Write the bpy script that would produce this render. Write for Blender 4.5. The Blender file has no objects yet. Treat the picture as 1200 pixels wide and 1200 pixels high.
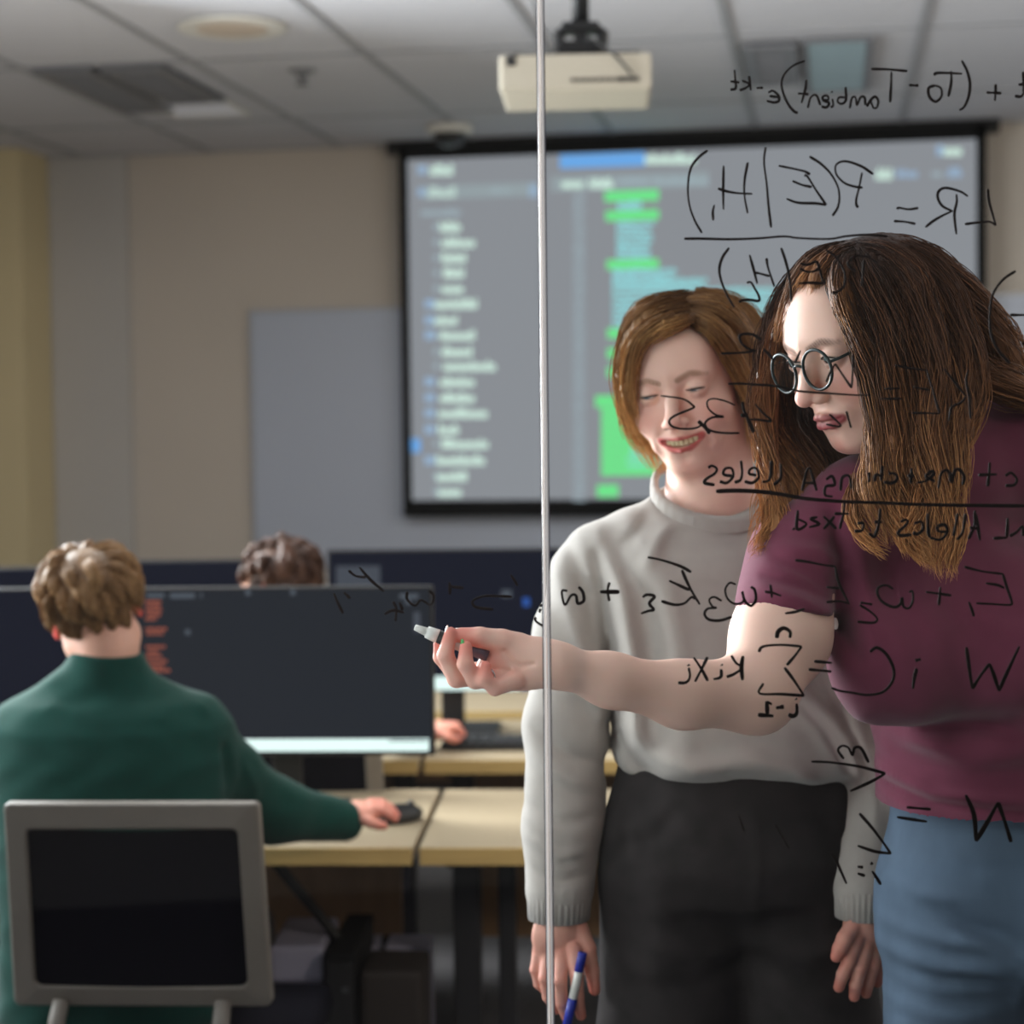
import bpy, bmesh, math, random
import numpy as np
from mathutils import Vector, Matrix
random.seed(7); rng=np.random.default_rng(7)
R=math.radians
SC=bpy.context.scene
COL=SC.collection
# ---------------------------------------------------------------- camera
FPX=2200.0; YAW=R(9.8); PITCH=R(2.52); ROLL=R(0.65); EYE=1.5
cam_d=bpy.data.cameras.new('camera'); cam=bpy.data.objects.new('camera',cam_d); COL.objects.link(cam); SC.camera=cam
cam_d.sensor_width=36; cam_d.lens=FPX/1200*36; cam_d.clip_start=.05; cam_d.clip_end=60
cam_d.dof.use_dof=True; cam_d.dof.focus_distance=1.97; cam_d.dof.aperture_fstop=4.2
# yaw frame: X right, Y ahead, Z up (a plain turn of the room about the vertical)
fw=np.array([0,math.cos(PITCH),-math.sin(PITCH)]); u0=np.array([0,math.sin(PITCH),math.cos(PITCH)]); r0=np.array([1.,0,0])
rt=math.cos(ROLL)*r0-math.sin(ROLL)*u0; up=math.cos(ROLL)*u0+math.sin(ROLL)*r0
cy,sy=math.cos(YAW),math.sin(YAW)
YM=np.array([[cy,-sy,0],[sy,cy,0],[0,0,1]])       # yaw frame -> world
def W(p): return np.asarray(p)@YM.T
_r,_u,_f=W(rt),W(up),-W(fw)
m=Matrix([[_r[i],_u[i],_f[i],(0,0,EYE)[i]] for i in range(3)]+[[0,0,0,1]])
cam.matrix_world=m
def ray(px,py): return fw+(px-600)/FPX*rt-(py-600)/FPX*up
def Q(px,py,d): return np.array([0,0,EYE])+d*ray(px,py)          # point in yaw frame
def Qy(px,py,y):                                                  # same, at distance y straight ahead
    r=ray(px,py); return np.array([0,0,EYE])+r*(y/r[1])
def onY(px,py,Y):                                                 # hit of world plane y=Y
    r=W(ray(px,py)); return np.array([0,0,EYE])+r*(Y/r[1])
def onZ(px,py,Z):
    r=W(ray(px,py)); return np.array([0,0,EYE])+r*((Z-EYE)/r[2])
# ---------------------------------------------------------------- objects
def tag(o,label=None,cat=None,group=None,kind=None):
    if label: o['label']=label
    if cat: o['category']=cat
    if group: o['group']=group
    if kind: o['kind']=kind
    return o
def empty(name,loc,rz=0,label=None,cat=None,group=None):
    o=bpy.data.objects.new(name,None); COL.objects.link(o); o.location=tuple(loc); o.rotation_euler=(0,0,rz)
    o.empty_display_size=.05
    bpy.context.view_layer.update()
    return tag(o,label,cat,group)
def mesh_obj(name,V,F,mat,parent=None,smooth=True,origin=None,mats=None,midx=None,world=True,col=None):
    """V are world coordinates (or parent-local when world=False)"""
    V=np.asarray(V,dtype=float)
    me=bpy.data.meshes.new(name)
    if parent is not None and world:
        M=np.array(wm(parent).inverted()); V=V@M[:3,:3].T+M[:3,3]
    o=bpy.data.objects.new(name,me); COL.objects.link(o)
    if parent is not None: o.parent=parent
    elif origin is not None:
        V=V-np.asarray(origin); o.location=tuple(origin)
    if origin is not None and parent is not None: pass
    me.from_pydata(V.tolist(),[],F if isinstance(F,list) else F.tolist()); me.update()
    if smooth: me.polygons.foreach_set('use_smooth',[True]*len(me.polygons))
    for mm in (mats or [mat]): me.materials.append(mm)
    if midx is not None: me.polygons.foreach_set('material_index',list(midx))
    if col is not None:
        a=me.color_attributes.new('Col','FLOAT_COLOR','POINT'); c=np.ones((len(V),4)); c[:,:3]=col; a.data.foreach_set('color',c.ravel())
    return o
def wm(o):
    if o.parent is None: return Matrix.LocRotScale(o.location,o.rotation_euler,o.scale)
    return wm(o.parent)@Matrix.LocRotScale(o.location,o.rotation_euler,o.scale)
class MB:
    """collects solids in one mesh (local coordinates)"""
    def __init__(s): s.v=[]; s.f=[]; s.m=[]
    def add(s,V,F,mi=0):
        n=len(s.v); s.v+= [tuple(p) for p in V]; s.f+=[tuple(n+i for i in f) for f in F]; s.m+=[mi]*len(F)
    def box(s,c,d,bev=0,mi=0,rot=None,taper=None):
        bm=bmesh.new(); bmesh.ops.create_cube(bm,size=1)
        for v in bm.verts: v.co=Vector((v.co.x*d[0],v.co.y*d[1],v.co.z*d[2]))
        if taper:
            for v in bm.verts:
                if v.co.z>0: v.co.x*=taper; v.co.y*=taper
        if bev: bmesh.ops.bevel(bm,geom=bm.edges[:],offset=min(bev,min(d)*.45),segments=2,affect='EDGES',profile=.6)
        if rot: bm.transform(rot if isinstance(rot,Matrix) else Matrix.Rotation(rot,4,'Z'))
        bm.verts.index_update()
        s.add([(v.co.x+c[0],v.co.y+c[1],v.co.z+c[2]) for v in bm.verts],[[v.index for v in f.verts] for f in bm.faces],mi); bm.free(); return s
    def tube(s,pts,r,n=10,mi=0,close=True,flat=None,end=None):
        V,F=tube(pts,r,n,flat,cap=close); s.add(V,F,mi); return s
    def lathe(s,prof,c,n=32,mi=0,axis='Z'):
        V=[];F=[]
        for (r,z) in prof:
            for k in range(n):
                a=2*math.pi*k/n; p=(r*math.cos(a),r*math.sin(a),z)
                if axis=='Y': p=(p[0],p[2],p[1])
                if axis=='X': p=(p[2],p[0],p[1])
                V.append((c[0]+p[0],c[1]+p[1],c[2]+p[2]))
        for i in range(len(prof)-1):
            for k in range(n):
                F.append((i*n+k,i*n+(k+1)%n,(i+1)*n+(k+1)%n,(i+1)*n+k))
        F.append(tuple(range(n))[::-1]); F.append(tuple((len(prof)-1)*n+k for k in range(n)))
        s.add(V,F,mi); return s
    def build(s,name,mat,parent=None,smooth=False,loc=None,rz=0,mats=None):
        o=mesh_obj(name,s.v,s.f,mat,parent,smooth,world=False,mats=mats,midx=s.m)
        if loc is not None: o.location=tuple(loc)
        o.rotation_euler=(0,0,rz)
        return o
def tube(pts,r,n=10,flat=None,cap=True):
    P=np.asarray(pts,float); N=len(P); rr=np.full(N,r) if np.isscalar(r) else np.asarray(r,float)
    T=np.gradient(P,axis=0); T/=np.linalg.norm(T,axis=1)[:,None]+1e-9
    ref=np.array([0,0,1.]) if abs(T[0][2])<.9 else np.array([1.,0,0])
    A=np.cross(T[0],ref); A/=np.linalg.norm(A); V=[];F=[]
    for i in range(N):
        A=A-T[i]*np.dot(A,T[i]); A/=np.linalg.norm(A)+1e-9; B=np.cross(T[i],A)
        for k in range(n):
            a=2*math.pi*k/n; V.append(P[i]+rr[i]*(math.cos(a)*A+math.sin(a)*B))
    for i in range(N-1):
        for k in range(n): F.append((i*n+k,i*n+(k+1)%n,(i+1)*n+(k+1)%n,(i+1)*n+k))
    if cap: F.append(tuple(range(n))[::-1]); F.append(tuple((N-1)*n+k for k in range(n)))
    return V,F
def crom(P,step=6):
    P=[np.asarray(p,float) for p in P]
    if len(P)<3: return P
    Q_=[2*P[0]-P[1]]+P+[2*P[-1]-P[-2]]; out=[]
    for i in range(1,len(Q_)-2):
        a,b,c,d=Q_[i-1:i+3]
        for t in np.linspace(0,1,step,endpoint=False):
            out.append(.5*((2*b)+(-a+c)*t+(2*a-5*b+4*c-d)*t*t+(-a+3*b-3*c+d)*t**3))
    out.append(P[-1]); return out
# ---------------------------------------------------------------- materials
def lin(c): return tuple(((x/255)/12.92 if x/255<=.04045 else ((x/255+.055)/1.055)**2.4) for x in c)
def mat(name,rgb=(128,128,128),rough=.6,metal=0,spec=.5,emit=None,es=1,noise=None,bump=None,sheen=0,col_attr=False,sss=0,coat=0,alt=None,coords='Object'):
    m=bpy.data.materials.new(name); m.use_nodes=True; nt=m.node_tree; N=nt.nodes; L=nt.links
    b=N['Principled BSDF']; c=lin(rgb)+(1,)
    b.inputs['Base Color'].default_value=c; b.inputs['Roughness'].default_value=rough; b.inputs['Metallic'].default_value=metal
    b.inputs['Specular IOR Level'].default_value=spec
    if sheen: b.inputs['Sheen Weight'].default_value=sheen; b.inputs['Sheen Roughness'].default_value=.5
    if coat: b.inputs['Coat Weight'].default_value=coat
    if sss:
        b.inputs['Subsurface Weight'].default_value=sss; b.inputs['Subsurface Radius'].default_value=(1,.35,.2); b.inputs['Subsurface Scale'].default_value=.006
    if emit is not None: b.inputs['Emission Color'].default_value=lin(emit)+(1,); b.inputs['Emission Strength'].default_value=es
    tc=N.new('ShaderNodeTexCoord'); src=None
    if col_attr:
        a=N.new('ShaderNodeVertexColor'); a.layer_name='Col'; src=a.outputs['Color']
    if noise:                      # (scale, amount) tonal variation of the thing itself
        nz=N.new('ShaderNodeTexNoise'); nz.inputs['Scale'].default_value=noise[0]; nz.inputs['Detail'].default_value=5
        mp=N.new('ShaderNodeMapping'); mp.inputs['Scale'].default_value=noise[2] if len(noise)>2 else (1,1,1)
        L.new(tc.outputs[coords],mp.inputs['Vector']); L.new(mp.outputs['Vector'],nz.inputs['Vector'])
        mr=N.new('ShaderNodeMapRange'); mr.inputs['To Min'].default_value=1-noise[1]; mr.inputs['To Max'].default_value=1+noise[1]
        mr.inputs['From Min'].default_value=.3; mr.inputs['From Max'].default_value=.7; mr.clamp=False
        L.new(nz.outputs['Fac'],mr.inputs['Value'])
        mx=N.new('ShaderNodeVectorMath'); mx.operation='SCALE'
        if src: L.new(src,mx.inputs[0])
        else: mx.inputs[0].default_value=c[:3]
        L.new(mr.outputs['Result'],mx.inputs['Scale']); src=mx.outputs['Vector']
    if src: L.new(src,b.inputs['Base Color'])
    if bump:                       # (scale, strength, distance[, mapping])
        nz=N.new('ShaderNodeTexNoise'); nz.inputs['Scale'].default_value=bump[0]; nz.inputs['Detail'].default_value=4
        mp=N.new('ShaderNodeMapping'); mp.inputs['Scale'].default_value=bump[3] if len(bump)>3 else (1,1,1)
        L.new(tc.outputs[coords],mp.inputs['Vector']); L.new(mp.outputs['Vector'],nz.inputs['Vector'])
        bp=N.new('ShaderNodeBump'); bp.inputs['Strength'].default_value=bump[1]; bp.inputs['Distance'].default_value=bump[2]
        L.new(nz.outputs['Fac'],bp.inputs['Height']); L.new(bp.outputs['Normal'],b.inputs['Normal'])
    return m
def emat(name,rgb,s=1):
    m=bpy.data.materials.new(name); m.use_nodes=True; nt=m.node_tree; nt.nodes.clear()
    e=nt.nodes.new('ShaderNodeEmission'); e.inputs['Color'].default_value=lin(rgb)+(1,); e.inputs['Strength'].default_value=s
    o=nt.nodes.new('ShaderNodeOutputMaterial'); nt.links.new(e.outputs[0],o.inputs['Surface']); return m
def glass_mat(name,tint=(250,252,251),ior=1.5,rough=0):
    m=bpy.data.materials.new(name); m.use_nodes=True; nt=m.node_tree; N=nt.nodes; L=nt.links; N.clear()
    t=N.new('ShaderNodeBsdfTransparent'); t.inputs['Color'].default_value=lin(tint)+(1,)
    g=N.new('ShaderNodeBsdfGlossy'); g.inputs['Roughness'].default_value=rough
    f=N.new('ShaderNodeFresnel'); f.inputs['IOR'].default_value=ior
    mx=N.new('ShaderNodeMixShader'); o=N.new('ShaderNodeOutputMaterial')
    L.new(f.outputs[0],mx.inputs[0]); L.new(t.outputs[0],mx.inputs[1]); L.new(g.outputs[0],mx.inputs[2]); L.new(mx.outputs[0],o.inputs['Surface']); return m
M={}
M['wall']=mat('wall_paint',(186,176,165),.85,noise=(1.2,.02),bump=(90,.08,.002),coords='Object')
M['wall2']=mat('wall_paint_greyer',(176,172,168),.85,bump=(90,.08,.002))
M['wally']=mat('wall_paint_yellow',(196,180,142),.85,bump=(90,.08,.002))
M['white']=mat('white_plastic',(215,212,205),.45)
M['wb']=mat('whiteboard_surface',(172,178,192),.35,spec=.4)
M['black']=mat('black_plastic',(18,18,20),.5)
M['blk2']=mat('black_matte',(14,14,16),.8,spec=.2)
M['screenblk']=mat('screen_border_cloth',(10,10,11),.9,spec=.2)
M['grey']=mat('grey_metal',(88,88,92),.4,metal=.6)
M['frame']=mat('chair_frame_plastic',(118,111,103),.5,noise=(30,.03))
M['desk']=mat('desk_laminate',(160,144,118),.5,noise=(6,.04,(1,12,1)))
M['deskedge']=mat('desk_edge_wood',(186,156,98),.5,noise=(8,.06,(1,1,10)))
M['modesty']=mat('modesty_panel_brown',(140,108,76),.6,noise=(5,.1,(8,1,1)))
M['darkleg']=mat('dark_steel',(46,46,50),.45,metal=.5)
M['proj']=mat('projector_shell',(186,178,162),.5)
M['ceil']=None
# ================================================================ the room
CEIL=2.68; YW=float(onZ(600,165,CEIL)[1]); print('back wall at',YW)
XL=float(onY(65,400,YW)[0]); XR=3.6; YF=-2.6; XLL=XL-1.9
def ceil_mat():
    m=mat('ceiling_tiles',(196,196,202),.9); nt=m.node_tree; N=nt.nodes; L=nt.links; b=N['Principled BSDF']
    tc=N.new('ShaderNodeTexCoord'); nz=N.new('ShaderNodeTexNoise'); nz.inputs['Scale'].default_value=160; nz.inputs['Detail'].default_value=3
    L.new(tc.outputs['Object'],nz.inputs['Vector']); bp=N.new('ShaderNodeBump'); bp.inputs['Strength'].default_value=.25; bp.inputs['Distance'].default_value=.003
    L.new(nz.outputs['Fac'],bp.inputs['Height']); L.new(bp.outputs['Normal'],b.inputs['Normal']); return m
M['ceil']=ceil_mat()
M['tbar']=mat('ceiling_grid_bar',(150,150,154),.6)
M['floor']=mat('carpet_floor',(70,68,70),.95,noise=(60,.2),bump=(300,.4,.004))
def struct(name,mb,mt,parent=None):
    o=mb.build(name,mt,parent); 
    if parent is None: tag(o,kind='structure')
    return o
def wbox(x0,x1,y0,y1,z0,z1,**k):
    b=MB(); b.box(((x0+x1)/2,(y0+y1)/2,(z0+z1)/2),(x1-x0,y1-y0,z1-z0),**k); return b
struct('floor',wbox(XLL,XR,YF,YW+.1,-.1,0),M['floor'])
struct('ceiling',wbox(XLL,XR,YF,YW+.1,CEIL,CEIL+.1),M['ceil'])
struct('wall_back',wbox(XLL-.1,XR+.1,YW,YW+.12,0,CEIL),M['wall'])
struct('wall_left',wbox(XLL-.12,XLL,YF,YW,0,CEIL),M['wall'])
struct('wall_right',wbox(XR,XR+.12,YF,YW,0,CEIL),M['wall'])
struct('wall_front',wbox(XLL,XR,YF-.12,YF,0,CEIL),mat('wall_paint_dark',(96,94,92),.9))
# pilaster (the slightly proud strip) and the column at the left
xp0=XL; xp1=float(onY(152,400,YW-.03)[0])
struct('wall_pilaster',wbox(xp0,xp1,YW-.035,YW-.001,0,CEIL-.001),M['wall2'])
yc=YW
for _ in range(60):
    yc-=.02
    if onY(28,400,yc)[0]>XL: break
struct('wall_column',wbox(XLL+.001,XL,yc,YW-.04,0,CEIL-.001),M['wally'])
struct('baseboard_back',wbox(xp1+.001,XR-.001,YW-.015,YW-.001,.0,.1),M['blk2'])
# ceiling grid: bars through the photographed spacing
x0=float(onZ(350,0,CEIL)[0]); y_far=YW
tb=MB()
sp=(float(onZ(1090,0,CEIL)[0])-float(onZ(100,0,CEIL)[0]))/4; print('tile',sp)
k=-12
for k in range(-14,14):
    x=x0+k*sp
    if XLL+.05<x<XR-.05: tb.box((x,(YF+YW)/2,CEIL-.003),(.024,YW-YF-.01,.006))
yy=YW-.75
while yy>YF+.1:
    tb.box(((XLL+XR)/2,yy,CEIL-.0025),(XR-XLL-.01,.022,.005)); yy-=sp*2
tb.box(((XLL+XR)/2,YW-.05,CEIL-.004),(XR-XLL-.01,.02,.008))
o=tb.build('trim_1',M['tbar']); tag(o,kind='structure')
# ceiling vents: louvred plates
def plate(name,pxs,label,cat,nsl=9,cols=None,mats=None):
    a=onZ(*pxs[0],CEIL); b_=onZ(*pxs[1],CEIL)
    cx,cyy=(a[0]+b_[0])/2,(a[1]+b_[1])/2; w=abs(b_[0]-a[0]); d=abs(b_[1]-a[1])
    return cx,cyy,w,d
M['vent']=mat('vent_grey',(112,112,116),.5); M['ventd']=mat('vent_dark',(78,80,86),.6)
def vent(cx,cyy,w,d,label):
    r=empty('ceiling_vent',(cx,cyy,CEIL-.008),0,label,'vent','air vents in the ceiling')
    b=MB(); b.box((0,0,-.003),(w,d,.006)); b.build('backing',M['ventd'],r)
    f=MB()
    for s in (-1,1): f.box((s*(w/2-.02),0,-.012),(.04,d,.012),.002); f.box((0,s*(d/2-.02),-.012),(w-.08,.04,.012),.002)
    f.build('frame',M['vent'],r)
    s_=MB(); n=int(d/.035)
    for i in range(1,n): s_.box((0,-d/2+i*d/n,-.012),(w-.08,.010,.012))
    s_.build('louvres',M['vent'],r); tag(r.children[-1],kind=None)
c1=onZ(105,100,CEIL); 
def span(nl,nr,far):                    # near-left, near-right and far picture points of a ceiling rectangle
    a=onZ(*nl,CEIL); b_=onZ(*nr,CEIL); c=onZ(*far,CEIL); y0,y1=(a[1]+b_[1])/2,c[1]; return (a[0]+b_[0])/2,(y0+y1)/2,b_[0]-a[0],y1-y0
vent(*span((35,77),(108,76),(148,125)),'grey louvred air vent in the ceiling at the far left')
vent(*span((114,74),(192,73),(212,114)),'louvred air vent beside the leftmost ceiling vent')
vent(*span((868,47),(934,47),(900,92)),'grey louvred plate on the ceiling above the handwritten kt, right of the projector')  # grey slatted rectangle on the ceiling
cx_,cy_,w_,d_=span((166,114),(262,112),(250,131))
r=empty('ceiling_light',(cx_,cy_,CEIL-.006),0,'pale dim light fixture in the ceiling just beyond the left air vents','ceiling light')
b=MB(); b.box((0,0,-.004),(w_-.03,d_-.03,.008),.002); b.build('diffuser',mat('diffuser_pale',(215,215,222),.5,emit=(150,150,158),es=.25),r)
b=MB()
for s in (-1,1): b.box((s*(w_/2-.008),0,-.005),(.014,d_,.012)); b.box((0,s*(d_/2-.008),-.005),(w_-.03,.014,.012))
b.build('frame',M['white'],r)
cx_,cy_,w_,d_=span((938,42),(1024,42),(980,103))
M['panel']=mat('ceiling_panel_bluish',(150,176,184),.4)  # flat pale bluish plate on the ceiling
r=empty('ceiling_panel',(cx_,cy_,CEIL-.006),0,'pale bluish flat ceiling panel right of the grey louvred plate near the handwriting','ceiling panel')
b=MB(); b.box((0,0,-.004),(w_-.04,d_-.04,.008),.002); b.build('diffuser',M['panel'],r)
b=MB()
for s in (-1,1): b.box((s*(w_/2-.01),0,-.005),(.02,d_,.012)); b.box((0,s*(d_/2-.01),-.005),(w_-.04,.02,.012))
b.build('frame',M['vent'],r)
# round ceiling speaker, sprinkler, dome camera
p=onZ(272,30,CEIL); r=empty('ceiling_speaker',(p[0],p[1],CEIL),0,'round beige speaker grille set in the ceiling','speaker')
b=MB(); b.lathe([(.15,-.001),(.16,-.006),(.155,-.012),(.14,-.012)],(0,0,0)); b.build('rim',M['white'],r,True)
b=MB(); b.lathe([(.139,-.004),(.139,-.010),(.07,-.014),(.01,-.015)],(0,0,0)); b.build('grille',mat('speaker_grille',(200,184,168),.7,bump=(400,.6,.003)),r,True)
p=onZ(354,82,CEIL); r=empty('sprinkler',(p[0],p[1],CEIL),0,'small grey sprinkler head in a ceiling tile','sprinkler')
b=MB(); b.lathe([(.045,-.001),(.045,-.004),(.02,-.008),(.018,-.03)],(0,0,0),24); b.build('escutcheon',M['vent'],r,True)
b=MB(); b.lathe([(.006,-.03),(.006,-.045),(.022,-.046),(.022,-.049)],(0,0,0),16); b.build('deflector',M['grey'],r,True)
p=onY(527,160,YW-.45); r=empty('dome_camera',(p[0],p[1],CEIL),0,'black ceiling camera dome in a white ring above the screen corner','camera')
b=MB(); b.lathe([(.085,-.001),(.095,-.014),(.092,-.03),(.07,-.034)],(0,0,0)); b.build('ring',M['white'],r,True)
b=MB(); b.lathe([(.066,-.032),(.062,-.055),(.045,-.072),(.02,-.082),(.003,-.084)],(0,0,0)); b.build('dome',mat('dome_black',(12,12,14),.15),r,True)
# whiteboard behind the screen
a=onY(295,367,YW-.03); b2=onY(296,662,YW-.03)
wbx1=XR-.3
r=empty('whiteboard',(a[0],YW-.001,0),0,'wide bluish white board on the back wall, partly behind the projection screen','whiteboard')
z1=a[2]; z0=b2[2]
b=MB(); b.box(((wbx1-a[0])/2,-.015,(z0+z1)/2),(wbx1-a[0],.02,z1-z0)); b.build('board',M['wb'],r)
b=MB(); w_=wbx1-a[0]; t=.012
b.box((w_/2,-.016,z1+t/2),(w_+2*t,.028,t)); b.box((w_/2,-.016,z0-t/2),(w_+2*t,.028,t)); b.box((-t/2,-.016,(z0+z1)/2),(t,.028,z1-z0)); b.box((w_+t/2,-.016,(z0+z1)/2),(t,.028,z1-z0))
b.build('frame',mat('whiteboard_frame',(160,162,168),.4,metal=.3),r)
# ---------------------------------------------------------------- projection screen
YS=YW-.11
def srect(x0,y0,x1,y1):
    c=onY((x0+x1)/2,(y0+y1)/2,YS); a=onY(x0,(y0+y1)/2,YS); b=onY(x1,(y0+y1)/2,YS); t=onY((x0+x1)/2,y0,YS); l=onY((x0+x1)/2,y1,YS)
    return c[0],c[2],b[0]-a[0],t[2]-l[2]
tl=onY(467,166,YS); tr=onY(1156,150,YS); bl=onY(472,600,YS)
SX0,SX1,SZ1,SZ0=tl[0],tr[0],(tl[2]+tr[2])/2,bl[2]
print('screen',SX0,SX1,SZ0,SZ1)
scr=empty('projection_screen',((SX0+SX1)/2,YS,SZ0),0,'large projection screen with black border showing a blurred code editor','projection screen')
def sloc(x,z): return x-(SX0+SX1)/2, z-SZ0
bw=.038; w_=SX1-SX0; h_=SZ1-SZ0
b=MB(); b.box((0,.004,h_/2),(w_-.002,.004,h_-.002)); b.build('backing',M['screenblk'],scr)
b=MB()
b.box((0,0,h_-bw/2-.01),(w_,.012,bw+.02)); b.box((0,0,bw/2),(w_,.012,bw)); b.box((-w_/2+bw/2,0,h_/2),(bw,.012,h_)); b.box((w_/2-bw/2,0,h_/2),(bw,.012,h_))
b.build('border',M['screenblk'],scr)
b=MB(); b.lathe([(.035,-w_/2-.05),(.035,w_/2+.05)],(0,.03,h_+.0),20,axis='X'); b.build('roller_case',mat('roller_case',(24,24,26),.5),scr,True)
b=MB(); b.lathe([(.014,-w_/2),(.014,w_/2)],(0,0,-.006),14,axis='X'); b.build('bottom_bar',M['blk2'],scr,True)
SM=[emat('screen_grey',(148,150,157),1.0),emat('screen_white',(214,240,228),1.15),emat('screen_blue',(110,170,235),1.1),emat('screen_green',(112,226,140),1.15),emat('screen_cyan',(150,222,228),1.1),emat('screen_dim',(168,184,194),1.0),emat('screen_icon',(160,185,215),1.0),emat('screen_band',(158,168,174),1.0)]
b=MB(); b.box((0,-.002,h_/2),(w_-2*bw,.004,h_-2*bw-.02),mi=0)
def bar(x0,y0,x1,y1,mi,dy=0):
    cx,cz,w,h=srect(x0,y0,x1,y1); lx,lz=sloc(cx,cz); b.box((lx,-.0045-dy,lz),(w,.001,h),mi=mi)
def word(x0,x1,yc,mi,h=7.0,s=1):      # a word of little letter blocks
    x=x0
    while x<x1-1:
        w=random.uniform(2.2,3.4); w=min(w,x1-x)
        hh=h*random.choice((.7,.7,1)); bar(x,yc+h/2-hh,x+w,yc+h/2,mi); x+=w+.8
def cpx(x,y): return 440+x/2.5,140+y/2.5
for (x0_,x1_,y_) in [(160,228,148),(155,235,213),(190,250,315),(195,295,360),(195,265,405),(200,260,450),(195,258,495),(175,298,540),(175,240,588),(190,292,632),(195,285,680),(200,352,722),(190,290,768),(190,290,815),(185,328,860),(185,248,908),(195,330,950),(180,322,998),(180,270,1045),(185,252,1090)]:
    a,yv=cpx(x0_,y_); c_,_=cpx(x1_,y_); word(a,c_,yv,1,13 if y_<230 else 12)
for y_ in (540,588,632,768,815,860,908,998): a,yv=cpx(145,y_); bar(a,yv-5,a+12,yv+5,6)
for y_ in (148,213): a,yv=cpx(125,y_); bar(a,yv-5,a+10,yv+5,6)
for y_ in (315,360,405,450,495,632,680,722,950,1045,1090): a,yv=cpx(172,y_); bar(a,yv-4,a+5,yv+4,5)
word(494,540,248.5,5,9)
a,yv=cpx(102,935); bar(a,yv,a+12,yv+16,2)
bar(495,216,630,232,7); word(575,600,223,5,6); bar(620,216,631,231,6)
bar(656,180,756,196,2); word(756,815,186,1,13)
bar(645,204,830,222,7,-.0002)
word(659,684,215,1,12); word(691,718,215,1,12); word(724,760,212,5,8); word(766,830,212,5,8)
for i in range(74): word(672,686,228+i*4.9,5,3.2)
for (x0_,y0_,x1_,y1_) in [(672,208,830,242),(675,266,830,298),(678,410,830,440),(680,612,745,643),(680,670,720,703),(680,724,720,757),(645,808,830,845),(662,845,832,1045),(650,1070,712,1108)]:
    a,c_=cpx(x0_,y0_); d_,e_=cpx(x1_,y1_)
    n=max(1,round((e_-c_)/11))
    for i in range(n): bar(a,c_+i*(e_-c_)/n,d_,c_+(i+1)*(e_-c_)/n-.8,3)
def cyan(x0_,y0_,x1_,y1_):
    n=max(1,round((y1_-y0_)/6.5))
    for i in range(n):
        yy_=y0_+(i+.5)*(y1_-y0_)/n; word(x0_,x1_+random.uniform(-3,3),yy_,4,5.9)
cyan(724,236,750,246); cyan(723,258,764,304); cyan(718,314,792,326); cyan(718,326,826,336); cyan(718,336,932,384); cyan(735,390,935,408); cyan(735,532,930,548)
cyan(740,524,790,534)
def dpx(x,y): return 980+x/5.4545,160+y/5.4545
a,yv=dpx(640,90); bar(a,yv-6,a+8,yv+6,6); word(1106,1127,176.5,1,13)
word(1026,1047,204,1,14); word(1050,1076,203,6,11); word(1092,1104,203,5,9); word(1110,1127,202,6,12)
b.build('projected_display',SM[0],scr,mats=SM)
# ---------------------------------------------------------------- projector
PD=4.3
pc=Qy(674,84,PD); pw=.345
pr=empty('projector',W([pc[0],pc[1],pc[2]-.045]),YAW-R(3),'beige ceiling projector hanging on a black bracket','projector')
b=MB(); b.box((0,.14,.045),(pw,.28,.082),.008); b.build('body',M['proj'],pr)
b=MB()
for i in range(9): b.box((-.005+i*.0145,-.0015,.026),(.010,.004,.008),.001)
b.build('vent_slots',M['black'],pr)
b=MB(); b.box((.12,-.0015,.026),(.05,.004,.010),.001); b.build('port',M['black'],pr)
b=MB(); b.box((-.145,-.0015,.072),(.022,.004,.022),.003); b.build('sensor_window',M['black'],pr)
b=MB(); b.lathe([(.03,.0),(.034,.012),(.028,.02)],(.08,.28,.045),24,axis='Y'); b.build('lens',M['black'],pr,True)
mt=mat('mount_black',(16,16,18),.45,metal=.3)
b=MB()
b.box((-.0,.10,.092),(.23,.10,.012),.002); b.box((-.04,.10,.097),(.24,.03,.014),.002)
b.box((.10,.12,.105),(.10,.022,.012),.002); b.box((.135,.12,.096),(.014,.02,.03)); b.box((-.135,.10,.09),(.02,.05,.03))
for s in (-1,1): b.tube([(s*.045+.012,.1,.10),(s*.052+.012,.1,.15),(s*.03+.012,.1,.165)],.014,8)
b.box((.012,.1,.115),(.11,.07,.03),.006); b.box((.012,.1,.162),(.085,.07,.022),.006); b.box((.012,.1,.138),(.03,.05,.03))
b.build('bracket',mt,pr)
zc=CEIL-(pc[2]-.045)
b=MB(); b.lathe([(.020,.17),(.020,zc-.01)],(.012,.1,0),20); b.lathe([(.065,zc-.012),(.065,zc)],(.012,.1,0),24); b.build('pole',mt,pr,True)
b=MB(); b.tube(crom([(.03,.09,.14),(.07,.02,.10),(.10,-.008,.07),(.13,-.006,.035)]),.003,6)
b.tube(crom([(-.10,.1,.24),(-.09,.1,.2),(-.075,.12,.17),(-.03,.1,.12)]),.003,6)
b.tube(crom([(0.0,.1,zc-.02),(-.05,.1,zc-.1),(-.1,.1,.36),(-.10,.1,.24)]),.003,6); b.build('cable',M['black'],pr,True)
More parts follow.
